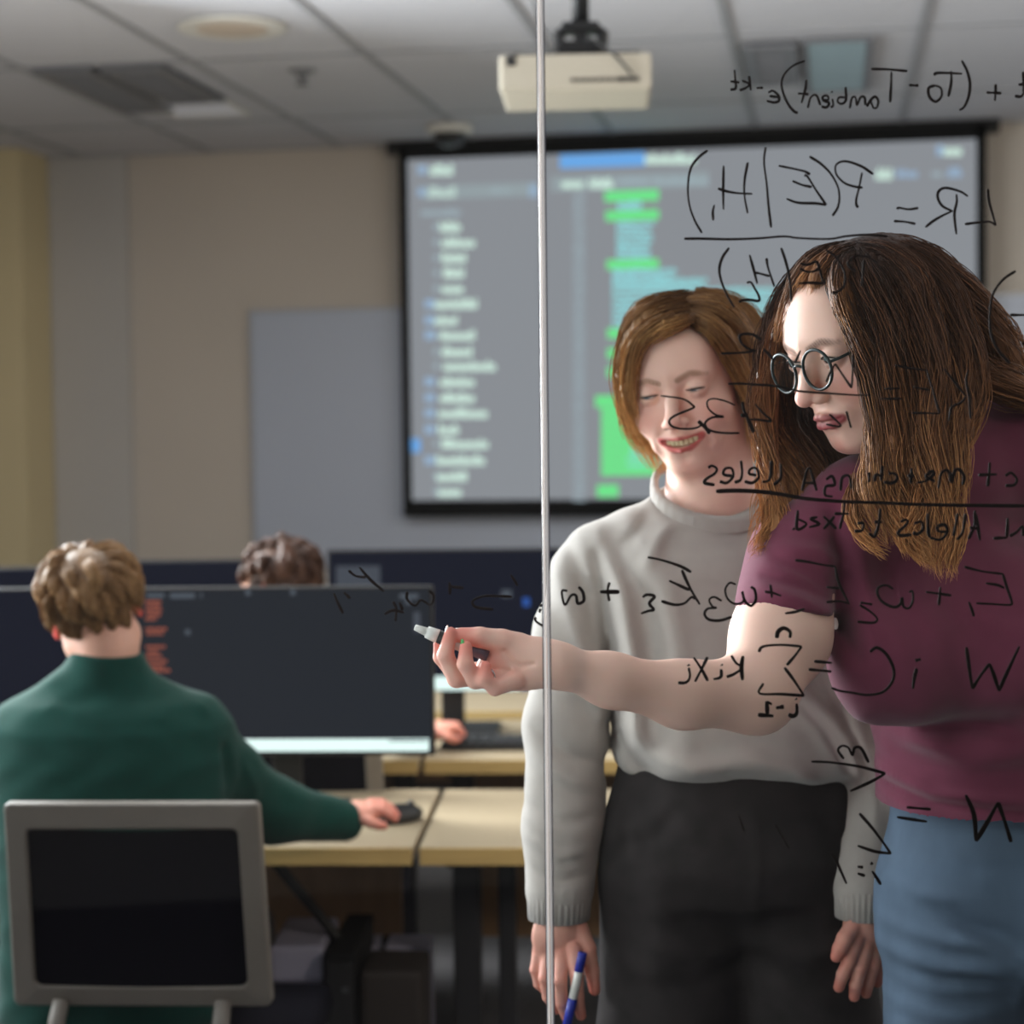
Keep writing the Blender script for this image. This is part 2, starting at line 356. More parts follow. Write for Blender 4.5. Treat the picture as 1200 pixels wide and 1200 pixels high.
# ================================================================ glass board
GD=1.75
def G(px,py,off=0):                        # on the glass plane (straight ahead at GD)
    return Qy(px,py,GD+off)
sx=float(G(639,600)[0])
gm=glass_mat('clear_glass')
M['edge']=mat('polished_glass_edge',(244,246,250),.25,spec=.8); M['edged']=mat('glass_edge_dark_line',(70,70,82),.3)
GH=2.4; gt=.010
def pane(x0,x1,label,side):
    loc=W([(x0+x1)/2,GD,0]); r=empty('glass_panel',loc,YAW,label,'glass board','tall glass writing panels standing side by side'); w=x1-x0
    b=MB(); b.box((0,0,GH/2+.02),(w,gt,GH-.02)); b.build('glass_pane',gm,r)
    b=MB(); b.box((0,0,.015),(w,.05,.03),.004); b.build('base_rail',M['grey'],r)
    b=MB(); s=side; b.box((s*(w/2+.0014),0,GH/2+.02),(.0026,gt,GH-.02),.0006); b.build('edge_strip',M['edge'],r)
    b=MB(); b.box((s*(w/2-.0006),-.0054,GH/2+.02),(.0009,.0006,GH-.02)); b.build('edge_line',M['edged'],r)  # thin dark line along the pane's edge
    return r
gl=pane(sx-1.35,sx-.0030,'left glass panel with the faint end of the handwriting in front of the monitors',1)
gr=pane(sx+.0030,sx+1.35,'right glass panel covered in mirrored black handwritten equations in front of the two women',-1)
ink=mat('marker_ink',(26,14,12),.6,spec=.2)
EQ=[]
def eq(parent,name,*strokes):              # strokes: (ox,oy,scale,width_px,[pts],...)
    S=[]
    for st in strokes:
        ox,oy,s,w=st[:4]
        for pl in st[4:]:
            pts=[(ox+x/s,oy+y/s) for x,y in pl]
            if len(pts)==2: pts=[pts[0],((pts[0][0]+pts[1][0])/2+.3,(pts[0][1]+pts[1][1])/2),pts[1]]
            S.append((w,np.array(crom([np.array(p) for p in pts],5))))
    g=list(range(len(S)))                  # strokes that stand close together make one written group
    for i in range(len(S)):
        for j in range(i):
            d=np.min(np.linalg.norm(S[i][1][:,None]-S[j][1][None],axis=2))
            if d<17 and g[i]!=g[j]:
                a_,b_=g[i],g[j]; g=[b_ if q==a_ else q for q in g]
    for gid in sorted(set(g)):
        V=[];F=[]
        for w,c2 in [S[i] for i in range(len(S)) if g[i]==gid]:
            P=np.array([G(float(p[0]),float(p[1]),gt/2+.0004) for p in c2]); n=len(P); T=np.gradient(P,axis=0); T/=np.linalg.norm(T,axis=1)[:,None]+1e-9
            Nn=np.stack([-T[:,2],0*T[:,0],T[:,0]],1); hw=w/2*GD/FPX
            wob=1+.18*np.sin(np.linspace(0,5,n)+random.random()*6); ew=np.ones(n); ew[0]=.7; ew[-1]=.7
            k=len(V); th=.0004
            for i in range(n):
                a=hw*wob[i]*ew[i]
                for (sa,sb) in ((-1,-.3),(-.6,-1),(.6,-1),(1,-.3),(1,1),(-1,1)): V.append(P[i]+Nn[i]*a*sa+np.array([0,th*sb,0]))
            for i in range(n-1):
                for j in range(6): F.append((k+i*6+j,k+i*6+(j+1)%6,k+(i+1)*6+(j+1)%6,k+(i+1)*6+j))
            F.append(tuple(k+j for j in range(6))[::-1]); F.append(tuple(k+(n-1)*6+j for j in range(6)))
        mesh_obj(name,W(V),F,ink,parent,smooth=False)
A=(840,50,6,2.9); B=(1000,50,6,3.2); C=(790,160,6,2.9); D=(980,160,5.4545,2.9); E=(830,280,6,3.0); F_=(770,420,6,2.5); Gc=(960,380,5,2.6)
eq(gr,'equation_temperature',
 (*A,[(125,190),(130,260),(133,320),(95,330)],[(95,272),(160,280)],[(225,235),(238,335)],[(178,265),(228,292),(200,320),(160,335)],[(280,318),(325,316)],
  [(362,352),(395,338),(435,375),(435,410),(400,420),(350,408)],[(370,375),(435,385)],[(618,128),(540,160),(480,215),(455,280),(465,350),(500,430),(540,480),(570,495)],
  [(630,260),(622,330),(595,425)],[(570,357),(645,362)],[(640,460),(660,385),(700,370),(728,440)],[(738,400),(785,400),(775,372),(745,380),(750,405),(790,425),(770,455),(735,448)],
  [(812,395),(818,440),(800,455)],[(803,345),(808,352)],[(905,312),(908,400),(880,430),(850,415),(860,385),(900,385)],[(935,462),(950,390),(975,385),(985,440),(1010,385),(1038,385),(1045,440)],
  [(1055,450),(1085,400),(1115,380),(1135,410),(1125,455),(1100,455),(1080,400)]),
 (*B,[(125,185),(250,188),(380,200)],[(268,205),(265,300),(258,420)],[(392,298),(458,302)],[(575,300),(530,320),(535,380),(580,415),(620,375),(615,320),(575,300)],
  [(565,228),(600,212),(765,218)],[(687,200),(688,280),(668,380)],[(762,125),(800,200),(820,290),(810,380),(780,450),(745,475)],[(935,350),(1040,355)],[(1000,292),(995,410)],
  [(1195,205),(1195,350)],[(1160,295),(1230,290)],[(1135,375),(1180,378),(1200,350)]))
eq(gr,'equation_likelihood_ratio',
 (*C,[(235,95),(170,150),(115,230),(97,350),(105,470),(140,580),(195,678)],[(348,205),(345,370),(347,515)],[(518,182),(495,310),(495,420),(517,540)],[(308,365),(370,385),(450,398),(550,403)],
  [(283,480),(272,530),(275,590)],[(643,72),(632,180),(650,330),(665,500),(682,640)],[(735,205),(880,235),(930,250),(955,268)],[(915,270),(940,285),(1000,380),(1070,482)],[(832,312),(900,340),(968,355)],
  [(790,437),(870,465),(1000,470),(1070,482)],[(952,140),(1030,190),(1100,260),(1150,350),(1162,430),(1150,500),(1113,558)],
  [(70,718),(200,718),(400,722),(600,715),(770,702),(880,714),(1090,720),(1200,702),(1330,691),(1440,695),(1500,703)]),
 (*D,[(235,240),(160,190),(60,158),(0,180),(0,240),(50,295),(110,318),(168,327)],[(165,230),(145,330),(128,400),(130,440),(142,452)],[(390,465),(400,455),(460,465),(525,457)],[(368,540),(440,545),(507,558)],
  [(842,382),(790,350),(700,328),(655,350),(650,395),(680,445),(740,475)],[(768,368),(770,420),(755,500),(768,625)],[(745,475),(680,505),(620,540),(570,580)],[(968,335),(975,410),(1000,500),(1020,565)],[(822,560),(900,550),(980,545),(1022,568)]),
 (*E,[(147,62),(100,130),(78,210),(90,290),(130,390),(183,482)],[(290,112),(315,200),(345,315)],[(410,135),(420,200),(465,335)],[(325,235),(370,245),(430,262)],[(270,308),(300,305),(325,345),(355,400),(355,435),(290,428),(240,432),(215,445)],
  [(512,62),(545,160),(572,280),(585,440)],[(645,172),(700,182),(760,160),(785,220),(808,300),(820,312)],[(645,208),(690,230),(740,228),(775,210)],[(635,313),(720,308),(815,312)],[(828,78),(890,120),(940,190),(965,260),(955,330),(910,370),(870,380)],
  [(1040,225),(1000,200),(985,175),(1010,135),(1060,118),(1130,130),(1195,170)],[(1095,150),(1080,330)]))
Z8=(900,380,7.5,2.6)
eq(gr,'equation_kinetic_energy',
 (*E,[(372,710),(320,675),(250,668),(220,690),(240,740),(290,775),(330,787),(230,800),(90,805)],[(388,775),(430,815),(470,870)]),
 (*F_,[(500,178),(600,178),(700,185),(840,195),(1000,230),(1200,245),(1300,252),(1400,258),(1500,258)],[(24,262),(180,285),(250,330),(250,350),(130,400),(85,440),(110,480),(180,495),(270,490),(330,460)],
  [(550,330),(480,300),(400,283),(355,300),(360,350),(410,395),(468,410),(390,415),(340,450),(350,490),(400,515),(480,525),(580,525)],[(690,320),(740,380),(805,440),(720,432),(640,428)]),
 (770,420,6,4.2,[(600,305),(615,370),(650,450),(680,520)],[(290,440),(330,480),(370,530)],[(590,400),(640,400)]),
 (*Z8,[(285,230),(260,290),(235,340)],[(510,510),(550,420),(590,345)],[(590,345),(660,450),(735,560)],[(735,560),(745,400),(750,260)],[(690,765),(710,840),(730,910)],[(540,790),(640,895),(510,880)]),
 (*Gc,[(385,378),(472,376)],[(360,436),(485,437)],[(445,240),(540,258),(632,270)],[(632,270),(680,430),(708,523)],[(708,523),(620,520),(545,520)],[(555,368),(645,385)],[(732,260),(800,345),(860,420)],[(860,425),(830,460),(775,490),(763,565)],[(875,268),(862,330),(880,430),(888,553)]),
 (860,280,3.332,3.2,[(1100,125),(1050,160),(1010,220),(1000,300),(1005,370),(1030,430),(1078,487)],[(1078,297),(1150,297)],[(1125,405),(1150,420)]))
H=(810,520,6,3.6); I=(1000,530,6,3.6)
eq(gr,'fraction_of_alleles',
 (*H,[(120,170),(145,155),(180,175),(165,210),(110,245),(95,275),(165,290)],[(200,265),(250,275),(295,230),(285,175),(240,175),(228,215),(290,228)],[(350,118),(358,200),(345,255),(305,272)],[(375,265),(430,275),(475,235),(460,175),(420,175),(408,210),(460,222)],
  [(565,120),(560,220),(540,262),(500,268)],[(632,140),(630,240),(580,290)]),
 (810,520,6,4.6,[(175,335),(300,330),(450,335),(600,350),(800,385),(1000,402),(1140,410),(1340,415),(1540,425),(1840,432),(2400,438)]),
 (*I,[(1070,165),(1110,145),(1150,190),(1130,230),(1070,235)],[(960,70),(955,160),(945,240)],[(880,160),(1010,155)],[(600,255),(615,160),(650,125),(680,150),(690,210),(715,130),(750,125),(780,175),(770,230)],[(450,215),(510,200),(565,155),(550,135),(515,170),(575,205)],
  [(385,165),(430,165)],[(410,110),(405,220)],[(215,210),(280,215),(310,180),(290,150),(250,150)],[(205,95),(195,200)],[(150,205),(160,160),(195,170)],[(110,140),(112,210)],
  [(1085,460),(1080,600)],[(1080,600),(985,605)],[(1100,590),(1150,560),(1190,520),(1195,590)],[(855,410),(850,520),(810,610)],[(860,430),(890,620)],[(820,530),(890,540)],[(790,430),(770,560),(730,615)],[(735,430),(720,520),(705,590)],
  [(590,520),(640,510),(662,550),(640,595),(600,615),(540,600)],[(590,520),(600,555),(655,560)],[(525,430),(528,560),(540,600)],[(430,500),(480,490),(490,540),(450,575),(420,565)],[(330,490),(370,475),(380,500),(320,560),(330,585),(410,580)],
  [(190,395),(180,500),(150,590),(110,570)],[(150,490),(200,492)],[(30,500),(70,500),(60,550),(10,555)]),
 (0,0,1,3.4,[(985,575),(987,560),(995,558),(998,573)],[(968,562),(975,558),(978,568),(968,570),(967,580),(976,582)],[(940,575),(948,548),(957,575)],[(943,566),(955,566)],[(990,588),(988,604),(984,620)],[(978,602),(995,602)],[(965,605),(980,620)],[(978,605),(965,620)],[(958,606),(950,608),(960,614),(948,618)],[(935,598),(934,620),(945,614),(935,608)],[(929,619),(931,621)]))
J=(380,640,5.4545,3.2); K=(600,640,5,3.4); L_=(800,640,5.4545,3.0); Mm=(980,640,5.4545,3.0)
eq(gl,'equation_weighted_sum_end',
 (*J,[(155,155),(200,190),(265,200)],[(225,135),(290,210),(380,290)],[(60,300),(90,370),(120,430)],[(125,295),(165,335)],[(440,355),(460,400),(455,480)],[(385,435),(440,410),(510,425)],[(480,360),(500,410)],
  [(530,290),(530,340),(580,380),(620,345),(680,375),(700,320),(670,285)],[(800,230),(803,310)],[(800,258),(890,268)],[(1110,320),(1020,320),(950,350),(970,390),(1080,405)],[(1110,320),(1200,325)]),
 (380,640,3,2.6,[(655,100),(680,140)]),
 (*K,[(160,350),(180,345)],[(165,365),(160,390)],[(135,415),(140,440),(180,468)]))
eq(gr,'equation_weighted_sum',
 (*K,[(205,347),(222,348)],[(205,470),(222,478)],[(325,262),(292,265),(310,345),(345,290),(375,290),(385,335),(420,320),(415,270),(390,238)],[(572,212),(560,260),(570,322)],[(765,300),(790,285),(835,295),(805,335),(830,372),(800,380),(755,395)],
  [(795,65),(870,80),(980,115),(1050,152)],[(995,140),(1040,240),(1100,342)],[(920,202),(980,230),(1040,258)],[(875,322),(950,343),(1010,335),(1050,300),(1075,310)]),
 (600,640,5,4.8,[(515,268),(630,268)]),
 (*L_,[(250,350),(200,325),(170,345),(190,385),(215,395),(160,400),(140,435),(170,470),(240,475),(315,452)],[(340,245),(300,235),(272,280),(290,340),(340,370),(390,350),(380,290),(400,355),(440,380),(468,340),(460,280),(435,260)],
  [(560,245),(570,330)],[(525,290),(580,300),(630,318)],[(720,90),(800,100),(900,120),(975,130)],[(975,130),(1000,240),(1065,372)],[(920,262),(1000,270)],[(920,358),(1000,352),(1060,365)],[(655,430),(720,420),(780,400)]),
 (*Mm,[(155,360),(230,372)],[(150,375),(220,420),(262,465),(235,490),(135,483)],[(365,275),(320,250),(270,265),(265,310),(300,360),(370,390),(410,370),(420,330),(430,385),(465,395),(490,350),(487,290),(465,295)],
  [(572,292),(735,315)],[(665,260),(655,380)],[(848,355),(880,450)],[(820,132),(930,160),(1065,178)],[(1065,178),(1090,260),(1120,350),(1110,375),(1000,370),(895,365)],[(955,237),(1030,248),(1075,268)]))
N_=(780,720,5.4545,3.4); O=(980,730,5.4545,4.0)
eq(gr,'equation_workload_sum',
 (*N_,[(148,340),(155,400),(130,435),(80,437)],[(141,322),(147,330)],[(180,275),(230,350),(270,425)],[(268,272),(230,350),(188,430)],[(355,350),(355,395),(330,410),(305,412)],[(355,322),(359,328)],[(420,262),(450,310),(490,340),(440,380),(390,400)],
  [(595,240),(625,205),(740,195),(870,205)],[(870,205),(830,260),(775,325)],[(760,340),(820,420),(885,520)],[(885,520),(740,510),(600,505),(625,440)],[(950,300),(1065,310)],[(915,352),(1060,365)],[(645,560),(680,575)],[(830,540),(835,546)],
  [(1060,470),(1120,490),(1190,500),(1291,515),(1391,495),(1451,425),(1456,345),(1411,255),(1351,213),(1306,240)]),
 (780,720,5.4545,4.6,[(495,265),(485,340),(492,420)],[(710,152),(720,110),(755,88),(795,110),(795,150)],[(590,642),(690,650)],[(645,555),(650,640)],[(705,598),(757,590)],[(838,570),(838,630),(815,650),(785,640)]),
 (*O,[(515,290),(500,350),(490,420)],[(505,240),(540,232)],[(832,155),(850,290),(870,420)],[(870,420),(920,340),(980,260)],[(980,260),(1010,340),(1040,435)],[(1040,435),(1100,300),(1170,150)]))
eq(gr,'equation_count_sum',
 (940,860,4.615,3.4,[(225,135),(195,90),(215,65),(250,75),(272,115),(285,75),(320,80),(360,155)],[(50,150),(160,155),(300,175),(400,200),(450,215)],[(450,215),(370,260),(260,310)],[(310,430),(380,510),(440,590),(480,648)],[(480,648),(390,635),(300,605)],
  [(378,742),(425,815)],[(370,698),(382,706)],[(300,718),(330,722)],[(300,755),(340,768)],[(155,640),(190,700),(240,810)],[(565,397),(695,408)],[(512,450),(675,475)]),
 (940,860,4.615,5,[(885,330),(930,440),(940,580)],[(940,580),(1000,480),(1060,370)],[(1060,370),(1095,470),(1130,585)]),
 (0,0,1,2.6,[(865,955),(872,975)],[(908,965),(925,995)]))
# ================================================================ furniture
DR=YAW-R(2.9)                                  # the rows of desks stand a little askew to the room
dx=np.array([math.cos(DR),math.sin(DR),0]); dy=np.array([-math.sin(DR),math.cos(DR),0])
DH=.73
def desk(loc,w,d,label,legs=True):
    """loc: middle of the front edge on the floor; top w x d"""
    r=empty('desk',(loc[0],loc[1],0),DR,label,'desk','wooden computer desks in rows')
    b=MB(); b.box((0,d/2+.004,DH-.014),(w-.006,d-.008,.028),.003); b.build('desktop',M['desk'],r)
    b=MB(); b.box((0,.0015,DH-.016),(w-.008,.005,.032),.001); b.build('front_edge',M['deskedge'],r)
    b=MB(); b.box((0,d-.06,DH-.165),(w-.16,.016,.27)); b.build('modesty_panel',M['modesty'],r)
    if legs:
        for s in ((-1,1) if legs is True else legs):
            b=MB(); b.box((s*(w/2-.07),d/2,.355),(.055,.05,.71-.02),.006); b.box((s*(w/2-.07),d/2,.02),(.05,d-.08,.04),.01); b.box((s*(w/2-.07),d/2,.688),(.05,d-.14,.024),.004)
            b.build('leg',M['darkleg'],r)
    return r
f1=onZ(487,994,DH); b1=onZ(487,927,DH); d1=float((b1-f1)@dy)+.02; print('desk row1 depth',d1)
def along(p,x,y=0): return p+dx*x+dy*y
w1=1.5
desk(along(f1,-w1/2-.003),w1,d1,'wooden desk in front of the man in the green sweater',legs=(-1,))
r_=desk(along(f1,w1/2+.003),w1,d1,'wooden desk right of the one with the mouse, partly behind the standing women')
b=MB(); b.box((-w1/2+.15,d1/2,.355),(.035,.05,.69),.006); b.build('leg',M['darkleg'],r_)
f2=onZ(560,891,DH); d2=.62
desk(along(f2,.62-.0),w1,d2,'desk in the second row behind the woman in the grey sweatshirt')
desk(along(f2,.62-w1-.006),w1,d2,'desk in the second row in front of the brown haired person')
f3=onZ(560,834,DH)
desk(along(f3,.35),w1*1.2,.6,'desk in the farthest row, right half')
desk(along(f3,.35-w1*1.2-.006),w1*1.2,.6,'desk in the farthest row, left half')
# ---------------------------------------------------------------- monitors
M['bez']=mat('monitor_bezel',(16,16,19),.45)
DM=[emat('display_dark',(40,43,50),1.0),emat('display_bar',(215,235,232),1.5),emat('display_orange',(150,84,70),1.0),emat('display_dim',(84,90,100),1.0),emat('display_blue',(50,90,170),1.0),emat('display_navy',(27,29,42),1.0),emat('display_patch',(74,78,88),1.0)]
def monitor(pc,w,h,label,draw=None,base=0,rz=0,std=True,group='computer monitors on the desks'):
    """pc: centre of the display; stands on a desk at DH"""
    r=empty('monitor',(pc[0],pc[1],DH),DR+rz,label,'monitor',group); zc=pc[2]-DH
    b=MB(); b.box((0,.012,zc),(w+.012,.022,h+.012),.004); b.box((0,.032,zc),(w*.7,.03,h*.6),.01,taper=.8); b.build('housing',M['bez'],r)
    b=MB(); b.box((0,0,zc),(w,.002,h),mi=base)
    if draw: draw(b,w,h,zc)
    b.build('display',DM[0],r,mats=DM)
    b=MB(); b.box((0,.07,zc*.5),(.06,.02,zc),.004); b.box((0,.055,zc),(.09,.04,.09),.004); b.build('stand_neck',M['bez'],r)
    b=MB(); b.box((0,.06,.006),(.24,.18,.012),.005); b.build('stand_base',M['bez'],r)
    return r
MDp=3.74
def mrect(pcx,pcy,ppm,zc):
    def f(b,x0,y0,x1,y1,mi,k=0):
        b.box((((x0+x1)/2-pcx)/ppm,-.0013-.0003*k,zc-((y0+y1)/2-pcy)/ppm),((x1-x0)/ppm,.0008,(y1-y0)/ppm),mi=mi)
    return f
pcx,pcy=328,787; p=Q(pcx,pcy,MDp); pw_=W(p); pp=FPX/MDp
def draw1(b,w,h,zc):
    f=mrect(pcx,pcy,pp,zc)
    f(b,154,866.5,502,881,1)
    f(b,172,694,193,699,3); f(b,200,694,229,700,3); f(b,236,693,238,700,3)
    for (y,x0_,x1_) in [(704,170,190),(709,172,189),(714,170,191),(719,172,188),(724,170,184),(736,170,196),(741,171,192),(757,170,194),(763,172,186),(768,170,190),(774,172,196),(780,175,192),(785,178,199)]:
        x=x0_
        while x<x1_: ww=min(random.uniform(3,7),x1_-x); f(b,x,y-2,x+ww-1,y+2,2); x+=ww
    for (x,y) in [(292,694),(345,694),(480,706),(220,740)]: f(b,x-3,y-3,x+3,y+3,3)
    f(b,486,718,494,742,6); f(b,470,697,492,702,3)
    for i in range(16):
        y=712+i*9
        if i%3==2: continue
    f(b,455,868,500,870,3,1)
monitor(pw_,355/pp,192/pp,'large monitor with a dark screen and white taskbar right of the blond man',draw1,0)
pl_=pw_-dx*(.635); 
monitor(pl_,355/pp,192/pp,'darker monitor left of the blond man at the picture edge',None,5,rz=R(4))
M2=4.74; pp2=FPX/M2
def draw2(b,w,h,zc):
    f=mrect(527,727,pp2,zc)
    f(b,390,793,609,809,1); f(b,613,701,621,711,4); f(b,612,880-80,616,890-80,4); f(b,394,662,446,686,6); f(b,450,690,472,698,3); f(b,588,692,600,700,3)
c2=W(Q(527,727,M2)); monitor(c2,283/pp2,162/pp2,'monitor in the second row behind the pointing hand with white taskbar',draw2,5)
c3=W(Q(226,737,M2+.1)); monitor(c3,283/pp2,160/pp2,'dark monitor in the second row just left of the brown haired person',None,5,rz=R(3))
c4=W(Q(-76,747,M2+.1)); monitor(c4,283/pp2,160/pp2,'dark monitor in the second row at the far left picture edge',None,5,rz=R(5))
# keyboards and mouse
M['key']=mat('keycaps',(34,34,38),.55)
def keyboard(p,label,rz=0):
    r=empty('keyboard',(p[0],p[1],DH),DR+rz,label,'keyboard','black keyboards on the desks')
    b=MB(); b.box((0,0,.009),(.44,.14,.016),.004); b.build('case',M['black'],r)
    b=MB()
    for j in range(5):
        for i in range(15):
            if j==0 and 4<=i<=9:
                if i==4: b.box((-.035,-.048,.019),(.12,.018,.006),.002)
                continue
            b.box((-.2+i*.0285,-.048+j*.024,.019),(.024,.019,.006),.002)
    k=b.build('keys',M['key'],r); return r
kp=along(f2,.02,.19); keyboard(kp+dx*.1,'black keyboard on the second row desk below the pointing hand')
mp=onZ(467,963,DH)
r=empty('computer_mouse',(mp[0],mp[1],DH),DR-R(50),'black computer mouse under the hand of the man in green','mouse')
def blob(c,rad,n=20,m_=12,fl=None):
    V=[];F=[]
    for i in range(m_+1):
        t=math.pi*i/m_
        for k in range(n):
            a=2*math.pi*k/n; V.append((c[0]+rad[0]*math.sin(t)*math.cos(a),c[1]+rad[1]*math.sin(t)*math.sin(a),max(c[2]+rad[2]*math.cos(t),fl if fl is not None else -9)))
    for i in range(m_):
        for k in range(n): F.append((i*n+k,(i+1)*n+k,(i+1)*n+(k+1)%n,i*n+(k+1)%n))
    return V,F
b=MB(); b.add(*blob((0,0,.012),(.031,.056,.024),fl=.001)); b.build('shell',M['black'],r,True)
b=MB(); b.lathe([(.006,-.004),(.007,0),(.006,.004)],(0,.03,.033),14,axis='X'); b.build('scroll_wheel',M['key'],r,True)
b=MB(); b.box((0,0,.0012),(.22,.18,.0022),.001); 
# ---------------------------------------------------------------- chairs
M['mesh']=mat('chair_mesh_dark',(11,10,20),.95,spec=.1,bump=(600,.5,.002))
def rounded_frame(w,h,r_,n=6):
    P=[]
    for (cx,cz,a0) in ((w/2-r_,h/2-r_,0),(-w/2+r_,h/2-r_,90),(-w/2+r_,-h/2+r_,180),(w/2-r_,-h/2+r_,270)):
        for i in range(n+1):
            a=R(a0+90*i/n); P.append((cx+r_*math.cos(a),cz+r_*math.sin(a)))
    return P
def make_chair(loc,rz,label,bw_=.40,bh=.335,zc=.748):
    r=empty('office_chair',(loc[0],loc[1],0),rz,label,'chair','grey framed office chairs with dark mesh backs')
    # back: chair looks along +y, back shell at y=0; curved a little round the sitter
    def curve(x,z): return .30*x*x-.05*(z/.33)          # y offset
    bar_=.038
    def ring(w,h,rr): return rounded_frame(w,h,rr)
    O=ring(bw_,bh,.010); I=ring(bw_-2*bar_+.006,bh-2*bar_,.012); n=len(O); V=[];F=[]
    for (yo,k) in ((-.014,0),(.014,1)):
        for P in (O,I):
            for (x,z) in P:
                xx=x*(1+.035*(-z/bh*2)*.5+.015); V.append((xx,curve(xx,z)+yo,zc+z+.012*(x/.2)**2*(1 if z>0 else 1)))
    for i in range(n):
        j=(i+1)%n
        F+= [(i,j,n+j,n+i),(2*n+i,3*n+i,3*n+j,2*n+j),(i,2*n+i,2*n+j,j),(n+i,n+j,3*n+j,3*n+i)]
    o=mesh_obj('back_frame',V,F,M['frame'],r,False,world=False)
    md=o.modifiers.new('bevel','BEVEL'); md.width=.005; md.segments=3; md.limit_method='ANGLE'; md.angle_limit=R(40)
    V=[];F=[];nx,nz=14,12
    w_,h_=bw_-2*bar_+.012,bh-2*bar_+.006
    for yo in (-.003,.003):
        for a in range(nz+1):
            for c in range(nx+1):
                x=(c/nx-.5)*w_; z=(a/nz-.5)*h_; xx=x*(1+.035*(-z/bh*2)*.5+.015); V.append((xx,curve(xx,z)+yo,zc+z+.012*(x/.2)**2))
    q=(nx+1)*(nz+1)
    for a in range(nz):
        for c in range(nx):
            i=a*(nx+1)+c; F.append((i,i+1,i+nx+2,i+nx+1)); F.append((q+i,q+i+nx+1,q+i+nx+2,q+i+1))
    mesh_obj('mesh_back',V,F,M['mesh'],r,True,world=False)
    b=MB(); b.box((0,.29,.455),(.47,.46,.07),.03); b.build('seat',M['mesh'],r,True)
    b=MB(); b.box((0,.28,.41),(.30,.30,.03),.01); b.build('seat_plate',M['black'],r)
    for s in (-1,1):
        b=MB(); b.tube(crom([(s*.13,.0+.02,.60),(s*.13,-.005,.55),(s*.12,.05,.44),(s*.10,.16,.40)]),.014,10); b.build('back_support',M['frame'],r,True)
    b=MB(); b.lathe([(.028,.12),(.028,.40)],(0,.28,0),20); b.build('gas_lift',M['darkleg'],r,True)
    for k in range(5):
        a=R(72*k+18); e=(math.cos(a)*.29,.28+math.sin(a)*.29)
        b=MB(); b.tube([(0,.28,.13),(e[0]*.6,.28+(e[1]-.28)*.6,.105),(e[0],e[1],.075)],[.026,.02,.015],8); lg=b.build('leg',M['black'],r,True)
        b=MB(); b.lathe([(.004,-.02),(.026,-.018),(.028,0),(.026,.018),(.004,.02)],(e[0],e[1],.028),16,axis='X'); b.build('caster',M['black'],lg,True)
    return r
CH1=Q(160,1063,2.95); ch1=make_chair(W([CH1[0],CH1[1],0]),DR+R(0),'grey framed mesh chair the blond man in green sits on',bw_=.402,zc=.748)
CH2=Q(338,900,4.02); make_chair(W([CH2[0],CH2[1],0]),DR+R(2),'dark mesh chair of the brown haired person behind the big monitor',zc=.72)
# ---------------------------------------------------------------- below the desks
def boxthing(name,px0,px1,pytop,d,depth,mt,label,cat,lid=None):
    a=Q(px0,pytop,d); b_=Q(px1,pytop,d); h=a[2]; w=b_[0]-a[0]; c=W([(a[0]+b_[0])/2,(a[1]+b_[1])/2+depth/2,0])
    r=empty(name,(c[0],c[1],0),DR,label,cat); return r,w,h
lav=mat('pale_lavender_plastic',(150,148,168),.5)
r,w,h=boxthing('storage_bin',318,382,1109,3.62,.22,lav,'pale lavender bin on the floor below the desk beside the chair','bin')
b=MB(); b.box((0,0,h*.43),(w*.94,.20,h*.86),.012); b.build('bin_body',lav,r)
b=MB(); b.box((0,0,h*.93),(w,.22,h*.14),.01); b.build('lid',lav,r)
for (x0_,x1_,lab) in ((421,443,'narrow pale box below the desk behind the computer tower'),(453,505,'wide pale box below the desk right of the narrow pale box')):
    r,w,h=boxthing('cardboard_box',x0_,x1_,1107,3.84,.10,lav,lab,'box')
    b=MB(); b.box((0,0,h*.48),(w*.98,.09,h*.96),.004); b.build('box_body',lav,r)
    b=MB(); b.box((0,-.024,h*.98),(w,.046,.006)); b.box((0,.024,h*.98),(w,.046,.006)); b.build('flap',lav,r)
r,w,h=boxthing('computer_tower',386,420,1112,3.58,.3,M['black'],'black computer tower standing below the desk between pale bin and boxes','computer')
b=MB(); b.box((0,0,h/2),(w,.30,h-.02),.006); b.build('case',M['blk2'],r)
b=MB(); b.box((0,-.154,h*.5),(w-.006,.008,h*.9),.003); b.build('front_grille',M['black'],r)
b=MB(); b.box((.01,-.1585,h*.85),(.012,.003,.012),.001); b.build('power_button',M['grey'],r)
r,w,h=boxthing('storage_crate',424,498,1139,3.58,.16,M['blk2'],'low dark storage crate on the floor below the desk','crate')
b=MB(); b.box((0,0,h*.5),(w,.16,h),.012); b.build('crate_body',mat('dark_crate',(34,26,22),.7),r)
b=MB()
b.box((0,-.084,h*.7),(.09,.010,.03),.004)
b.build('handle',M['black'],r)
# black cable running from the desk down to the tower
A_=Q(322,1008,3.62); B_=Q(402,1110,3.75)
cb=[W(Q(320,1007,3.60)),W(Q(345,1038,3.63)),W(Q(372,1070,3.68)),W(Q(396,1100,3.70))]
V,F=tube(crom(cb,8),.011,8); tag(mesh_obj('cable',V,F,M['black'],None,True,origin=cb[-1]),'thick black cable hanging slanting down below the desk','cable')
